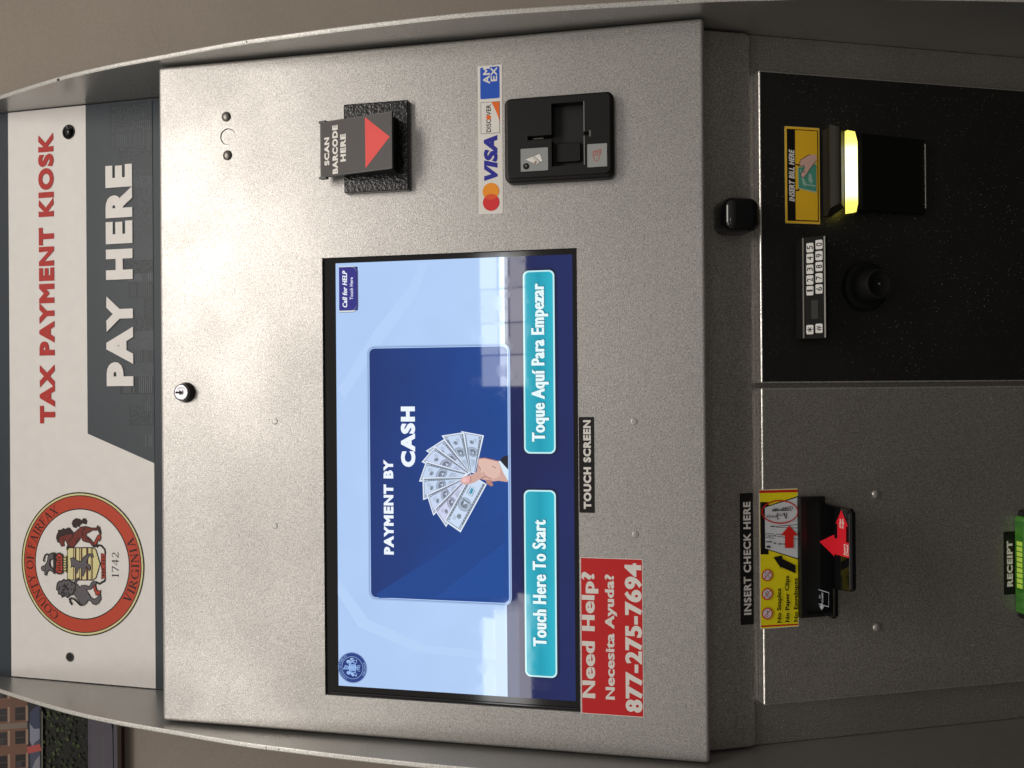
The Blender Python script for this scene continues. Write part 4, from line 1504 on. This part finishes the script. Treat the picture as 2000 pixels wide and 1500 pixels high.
def throat_mat():
    mt = glow('acceptor_glow', (255, 238, 70), 1.0)
    nt = mt.node_tree
    b = nt.nodes['Principled BSDF']
    t = nt.nodes.new('ShaderNodeTexCoord'); s = nt.nodes.new('ShaderNodeSeparateXYZ')
    nt.links.new(t.outputs['Object'], s.inputs[0])
    r = nt.nodes.new('ShaderNodeMapRange'); r.inputs[1].default_value = gA[0]; r.inputs[2].default_value = gA[2]
    nt.links.new(s.outputs[0], r.inputs[0])
    ramp = nt.nodes.new('ShaderNodeValToRGB')   # diodes behind the lens: brightest in the middle
    stops = [(0, (.62, .55, .10)), (.13, (.85, .78, .14)), (.20, (1, 1, .55)), (.30, (1.0, 1, .72)), (.42, (1, 1, .60)), (.55, (1, 1, .72)), (.66, (1, 1, .55)), (.76, (1, 1, .72)), (.85, (.95, .88, .2)), (1, (.50, .45, .10))]
    for i_, (p, c_) in enumerate(stops):
        e_ = ramp.color_ramp.elements[i_] if i_ < 2 else ramp.color_ramp.elements.new(p)
        e_.position = p; e_.color = c_ + (1,)
    nt.links.new(r.outputs[0], ramp.inputs[0])
    nt.links.new(ramp.outputs[0], b.inputs['Emission Color'])
    b.inputs['Emission Strength'].default_value = 1.7
    return mt


prism(mb, DOOR, out, hbk - .006, hbk, throat_mat(), bevel=.001, segs=2)
mb.build('light_bar', acc, 'glowing yellow light bar')

# keypad: wedge box
kp = bpy.data.objects.new('keypad', None)
COL.objects.link(kp); kp.parent = kiosk
kp['label'] = 'black keypad with twelve white keys'
kt, kb = .010, .026
xk0 = (DOOR.P(1567, 661, kt)[0] + DOOR.P(1613, 661, kb)[0]) / 2
xk1 = (DOOR.P(1567, 470, kt)[0] + DOOR.P(1613, 455, kb)[0]) / 2
zk1 = DOOR.P(1566.5, 560, kt)[1]
zk0 = DOOR.P(1613.5, 560, kb)[1]
mb = MB()
zk_b = zk0 - .010
pv = [(0, zk1 + .001), (kt, zk1), (kb, zk0), (kb - .004, zk0 - .0045), (0, zk_b)]
vs = [DOOR.w(x, z, h) for x in (xk0, xk1) for h, z in pv]
fs = [tuple(range(4, -1, -1)), tuple(range(5, 10))] + [(i, (i + 1) % 5, 5 + (i + 1) % 5, 5 + i) for i in range(5)]
mb.add(vs, [tuple(reversed(f)) for f in fs], mat((18, 18, 17), 'dull'))
mb.build('housing', kp)
KF = Plane(DOOR.w(0, zk1, kt), X, DOOR.w(0, zk1, kt) - DOOR.w(0, zk0, kb))
kl = (DOOR.w(0, zk1, kt) - DOOR.w(0, zk0, kb)).length
mb = MB()
prism(mb, KF, rect(xk0 + .0006, -.0022, xk1 - .0006, -.0008), 0, .0014, mat((110, 108, 100), 'gloss'))
prism(mb, KF, rect(xk0 + .0006, -kl + .0004, xk1 - .0006, -kl + .0018), 0, .0014, mat((150, 148, 140), 'gloss'))
mb.build('face_rail', kp)
lc = KF.box(1380 + 960 / 4.688, 380 + 968 / 4.688, 1380 + 1022 / 4.688, 380 + 1138 / 4.688)
mb = MB()
prism(mb, KF, rect(*lc), 0, .0006, mat((44, 46, 44), 'gloss'))
mb.build('readout', kp)
for row, xz, items in ((0, (915, 980), ((487, '5'), (585, '4'), (685, '3'), (783, '2'), (881, '1'), (1237, '*'))), (1, (998, 1064), ((458, '0'), (560, '9'), (660, '8'), (763, '7'), (865, '6'), (1225, '#')))):
    for yc, chx in items:
        kbx = KF.box(1380 + xz[0] / 4.688, 380 + (yc - 43) / 4.688, 1380 + xz[1] / 4.688, 380 + (yc + 43) / 4.688)
        mb = MB()
        prism(mb, KF, rrect(*kbx, .0012, 3), 0, .0010, mat((214, 212, 208), 'print'), bevel=.0003, segs=2)
        a = Art(KF, .00112, dz=2e-5); a.mb = mb
        cx, cy = (kbx[0] + kbx[2]) / 2, (kbx[1] + kbx[3]) / 2
        hw, hh = (.0019, .0030) if chx not in '*#' else (.0026, .0026)
        if chx == '1':
            hw = .0010
        if chx == '*':                                    # six-armed star
            for k in range(3):
                t = math.radians(90 + 60 * k)
                a.strip([(cx - .0028 * math.cos(t), cy - .0028 * math.sin(t)), (cx + .0028 * math.cos(t), cy + .0028 * math.sin(t))], .0009, (20, 20, 20))
        else:
            a.text(chx, (cx - hw, cy - hh, cx + hw, cy + hh), (20, 20, 20), bold=.012)
        a.build('key', kp)

# dial lock
mb = MB()
cx, cy = DOOR.P(1688, 560)
lathe(mb, DOOR, cx, cy, [(.0270, 0), (.0268, .004), (.0245, .0065), (.0215, .0070)], mat((15, 15, 15), 'dull'), k=64)
dl = mb.build('dial_lock', kiosk, 'round black combination dial')
mb = MB()
k_ = 72
prof = [(.0185, .007), (.0180, .0150), (.0155, .0245), (.0148, .0260), (.0132, .0268), (.0127, .0262), (.0010, .0262)]
lathe(mb, DOOR, cx, cy, prof, mat((14, 14, 14), 'dull'), k=k_)
mb.build('knob', dl)
mb = MB()
for k in range(24):
    t = 2 * math.pi * k / 24
    px_, py_ = cx + .0150 * math.cos(t), cy + .0150 * math.sin(t)
    prism(mb, DOOR, circle(px_, py_, .0007, 8), .0255, .0265, mat((34, 34, 34), 'black'))
dome(mb, DOOR.up(.0262), cx, cy, .0016, .0010, mat((60, 60, 60), 'gloss'))
mb.build('knurl', dl)

# ---------------------------------------------------------------- check slot on the grey door
Z9 = lambda x, y: DOOR.P(1380 + x / 4.286, 900 + y / 4.286)
B9 = lambda x0, y0, x1, y1: DOOR.box(1380 + x0 / 4.286, 900 + y0 / 4.286, 1380 + x1 / 4.286, 900 + y1 / 4.286)


def d_check(a, b):
    red, yel, pap = (190, 36, 28), (222, 208, 24), (200, 206, 210)
    q = lambda *pts: [Z9(*p) for p in pts]
    a.poly(q((437, 248), (762, 240), (762, 262), (438, 270)), red)
    a.poly(q((453, 1378), (768, 1362), (768, 1374), (454, 1392)), red)
    a.poly(q((446, 345), (518, 345), (518, 783), (450, 783)), BLK)
    a.poly(q((482, 385), (762, 294), (764, 826), (487, 738)), BLK)
    a.poly(q((485, 392), (762, 304), (764, 816), (490, 732)), pap)
    for pts, w in ((((575, 548), (762, 533)), .0007), (((580, 555), (762, 562)), .0006), (((580, 612), (660, 622)), .0007), (((585, 630), (762, 655)), .0006), (((545, 412), (668, 402)), .0006)):
        a.strip(q(*pts), w, BLK)
    bx_ = q((494, 607), (562, 612), (562, 650), (494, 640))
    a.strip(bx_, .0006, BLK, True)
    rr = random.Random(2)
    for (x_, y_, n_, dx) in ((510, 628, 5, 9), (566, 625, 2, 5)):
        for k in range(n_):
            a.strip(q((x_ + k * dx, y_ - 7), (x_ + k * dx + rr.uniform(-3, 3), y_ + 7)), .0006, BLK)
    # small print, upside down as on the drawing of the check
    for (x_, y_, n_) in ((535, 548, 5), (500, 676, 6), (560, 688, 3), (600, 694, 4), (640, 695, 3)):
        for k in range(n_):
            a.strip(q((x_ + k * 8, y_ - 6), (x_ + k * 8 + rr.uniform(-3, 4), y_ + 6)), .0007, BLK)
    for k in range(4):
        a.strip(q((501 + k * 8, 708), (503 + k * 8, 728)), .0009, BLK)
    # signature scrawl
    def scrawl(x_, y_, ln, amp, n_, tilt):
        pts = []
        for k in range(n_ + 1):
            t = k / n_
            pts.append((x_ + ln * t + rr.uniform(-4, 4), y_ + tilt * t + (amp if k % 2 else -amp) * rr.uniform(.45, 1)))
        a.strip(q(*pts), .0008, BLK)
    scrawl(500, 465, 75, 14, 16, 0)
    scrawl(585, 452, 60, 18, 9, 0)
    a.strip(q((590, 435), (583, 470), (592, 490), (600, 478)), .0009, BLK)
    a.strip(q((645, 435), (655, 480)), .0009, BLK); a.strip(q((668, 432), (660, 482)), .0009, BLK)
    a.strip(q((548, 418), (706, 412)), .0006, BLK)
    m0, m1 = Z9(715, 378), Z9(545, 398)                   # numbers printed along the drawn check, which is turned on its side
    a.text('1234567  1001', (0, 0, m1[1] - m0[1], .0034), BLK, bold=.02, xf=lambda x_, y_: (m0[0] - y_ + (m1[0] - m0[0]) * x_ / (m1[1] - m0[1]), m0[1] + x_))
    ell = [(608 + 150 * math.cos(t), 426 + 94 * math.sin(t)) for t in [2 * math.pi * k / 48 for k in range(48)]]
    a.strip(q(*ell), .0013, red, True)
    a.poly(q((685, 540), (760, 624), (722, 622), (722, 727), (650, 727), (650, 618), (614, 624)), (196, 30, 26))
    a.poly(q((553, 805), (625, 790), (629, 818), (738, 872), (738, 940), (615, 886), (628, 916)), BLK)
    for k, yc in enumerate((955, 1112, 1275)):
        p = Z9(502, yc); r = .0063
        a.poly(circle(*p, r, 36), red); a.poly(circle(*p, r * .80, 36), (206, 196, 200))
        if k == 0:
            e = [(p[0] - .0030, p[1] - .0032), (p[0] + .0030, p[1] - .0032), (p[0] + .0030, p[1] + .0026), (p[0] - .0030, p[1] + .0026)]
            a.strip(e, .0005, BLK, True); a.strip([e[3], (p[0], p[1] - .0006), e[2]], .0005, BLK); a.strip([e[0], (p[0], p[1] - .0006), e[1]], .0005, BLK)
        elif k == 1:
            cl = [(-.9, -.4), (.7, .5), (1.0, .2), (.8, -.1), (-.7, -.95), (-1.1, -.7), (-.9, -.1), (.55, .75)]
            a.strip([(p[0] + x_ * .0036, p[1] + y_ * .0036) for x_, y_ in cl], .0005, BLK)
        else:
            cl = [(-.8, .3), (-1.0, -.1), (-.7, -.3), (-.1, .05), (.3, -.1), (.8, .3), (.95, .0), (.7, -.25), (.2, .05)]
            a.strip([(p[0] + x_ * .0038, p[1] + y_ * .0038) for x_, y_ in cl], .0005, BLK)
        a.strip([(p[0] - r * .6, p[1] + r * .6), (p[0] + r * .6, p[1] - r * .6)], .0008, red)
    a.text('No Staples', B9(583, 1065, 627, 1352), BLK, bold=(.042, .020), space=1.07)
    a.text('No Paper Clips', B9(650, 958, 694, 1346), BLK, bold=(.042, .020), space=1.07)
    a.text('No Envelopes', B9(722, 978, 766, 1343), BLK, bold=(.042, .020), space=1.07)


sticker(DOOR, (1483.5, 955, 1559, 1226), (224, 210, 24), 'check_sticker', d_check, 'yellow sticker with check drawing and no staples warning', rim=(216, 208, 190))

tray = bpy.data.objects.new('check_slot', None)
COL.objects.link(tray); tray.parent = kiosk
tray['label'] = 'glossy black check slot with a projecting shelf'
sb = DOOR.box(1557.5, 969, 1600, 1203)
mb = MB()
prism(mb, DOOR, rect(sb[0], sb[1] - .004, sb[2] - .0, sb[3]), 0, .0065, mat((9, 9, 9), 'black'), bevel=.0008, segs=2,
      holes=[rect(sb[0] + .004, sb[1], sb[2] - .004, sb[3] - .0075)], hole_depth=.0055)
prism(mb, DOOR, rect(sb[0] + .003, sb[1] - .001, sb[2] - .003, sb[3] - .006), 0, .0010, M_DARK)
mb.build('slot_frame', tray)
zsh = DOOR.P(1597, 1090)[1]
SH = Plane((0, DOOR_Y, zsh), X, (0, 1, 0))
Zs = lambda x, y: SH.P(1380 + x / 4.286, 900 + y / 4.286)
pA = Zs(1212, 410); pB = Zs(1212, 1104); pC = Zs(1068, 1078); pD = Zs(1064, 1386)
yf = (pA[1] + pB[1]) / 2; yf2 = (pC[1] + pD[1]) / 2
xr_ = DOOR.P(1597, 978)[0]; xlft = DOOR.P(1597, 1196)[0]
xA = min(pA[0], xr_); 
shelf = [(xlft, -.006), (xlft, yf2 + .004), (xlft + .004, yf2), (pC[0], yf2), (pB[0], yf + .004), (pB[0] + .003, yf), (pA[0] - .004, yf), (pA[0], yf + .004), (pA[0], -.006)]
mb = MB()
prism(mb, SH, shelf, -.0050, 0, M_GLOSSBLACK, bevel=.0012, segs=3, back=True)
mb.build('shelf', tray, 'glossy black L shaped shelf')
mb = MB()
prism(mb, SH, rect(pB[0] + .003, yf + .0012, pA[0] - .004, yf + .0026), 0, .0012, mat((58, 58, 58), 'gloss'), bevel=.0005, segs=2)
mb.build('shelf_lip', tray)
a = Art(SH, .0003, 'print', dz=2e-5)
RD_ = (214, 28, 44)
a.poly([Zs(*p) for p in ((1130, 410), (1187, 550), (1170, 548), (1170, 682), (1204, 690), (1206, 818), (1072, 780), (1074, 802), (946, 676), (1070, 618), (1074, 648), (1097, 650), (1097, 525), (1082, 525))], RD_)
sB = lambda x0, y0, x1, y1: SH.box(1380 + x0 / 4.286, 900 + y0 / 4.286, 1380 + x1 / 4.286, 900 + y1 / 4.286)
a.text('Align', sB(1112, 487, 1131, 565), WHT, bold=.03, shear=.1); a.text('Edge', sB(1134, 487, 1152, 568), WHT, bold=.03, shear=.1)
a.text('Insert', sB(1148, 695, 1166, 790), WHT, bold=.03, shear=.1); a.text('Check', sB(1171, 700, 1190, 795), WHT, bold=.03, shear=.1)
a.build('arrow_sticker', tray, 'red arrow sticker reading insert check and align edge')
a = Art(SH, .0003, 'print', dz=2e-5)
IC = (176, 182, 190)
idq = [Zs(915, 1070), Zs(1026, 1105), Zs(1024, 1222), Zs(915, 1190)]
a.strip(idq, .0009, IC, True)
a.text('ID', sB(944, 1124, 956, 1150), IC, bold=.03); a.text('CARD', sB(965, 1103, 980, 1188), IC, bold=.03)
a.poly([Zs(*p) for p in ((885, 1112), (905, 1085), (906, 1100), (920, 1104), (920, 1126), (905, 1124), (905, 1138))], IC)
a.poly([Zs(*p) for p in ((968, 1250), (945, 1212), (958, 1214), (958, 1192), (975, 1195), (975, 1218), (988, 1216))], IC)
a.build('card_sticker', tray, 'white outlined id card symbol')

for (u, v) in ((1711, 965.5), (1713, 1225)):
    mb = MB()
    cx, cy = DOOR.P(u, v)
    dome(mb, DOOR, cx, cy, .0052, .0026, powder('rivet_coat', (0.42, 0.40, 0.37), .75, .32, grain=700, bump=.1, contrast=.1))
    mb.build('rivet', gdoor)

# receipt exit
sticker(DOOR, (1960.3, 1038, 1985.5, 1161), BLK, 'receipt_label', lambda a, b: a.textpx('RECEIPT', 1966, 1056.5, 1977.3, 1145.5, WHT, bold=.054, space=1.16), 'black strip reading receipt')


def green_mat():
    mt = glow('green_lens', (70, 150, 40), 0.30, 0.12)
    nt = mt.node_tree
    b = nt.nodes['Principled BSDF']
    b.inputs['Base Color'].default_value = (0.018, 0.10, 0.012, 1)
    t = nt.nodes.new('ShaderNodeTexCoord')
    mp = nt.nodes.new('ShaderNodeMapping'); mp.inputs['Scale'].default_value = (160, 20, 20)
    nz = nt.nodes.new('ShaderNodeTexNoise'); nz.inputs['Scale'].default_value = 1.0; nz.inputs['Detail'].default_value = 3
    nt.links.new(t.outputs['Object'], mp.inputs[0]); nt.links.new(mp.outputs[0], nz.inputs['Vector'])
    r = nt.nodes.new('ShaderNodeValToRGB')
    r.color_ramp.elements[0].position = .35; r.color_ramp.elements[0].color = (.03, .15, .01, 1)
    r.color_ramp.elements[1].position = .7; r.color_ramp.elements[1].color = (.20, .50, .06, 1)
    nt.links.new(nz.outputs['Fac'], r.inputs[0]); nt.links.new(r.outputs[0], b.inputs['Emission Color'])
    b.inputs['Emission Strength'].default_value = .15
    return mt


rcp = bpy.data.objects.new('receipt_exit', None)
COL.objects.link(rcp); rcp.parent = kiosk
rcp['label'] = 'translucent green lit receipt exit'
gx0 = DOOR.P(1986, 1196)[0]; gx1 = DOOR.P(1986, 1007.5)[0]; gz1 = DOOR.P(1986.5, 1100, .003)[1]
mb = MB()
prism(mb, DOOR, rrect(gx0, gz1 - .055, gx1, gz1, .004, 4), 0.0005, .0165, green_mat(), bevel=.005, segs=4)
mb.build('lens', rcp)
mb = MB()
GT = Plane((0, DOOR_Y, gz1), X, (0, 1, 0))
for k in range(9):
    xa_ = DOOR.P(1988, 1146 - k * 10.3)[0]; w_ = .0048
    prism(mb, GT, rect(xa_, -.0105, xa_ + w_, -.0030), -.0004, .0006, glow('green_diode', (150, 176, 62), .42), bevel=.0003, segs=2)
mb.build('diode_row', rcp)
for u_, v_ in ((1990, 1003), (1990, 1199)):
    mb = MB()
    cx, cy = DOOR.P(u_, v_)
    prism(mb, DOOR, circle(cx, cy - .003, .0045, 20), 0, .008, M_DARK)
    mb.build('lens_clip', rcp)
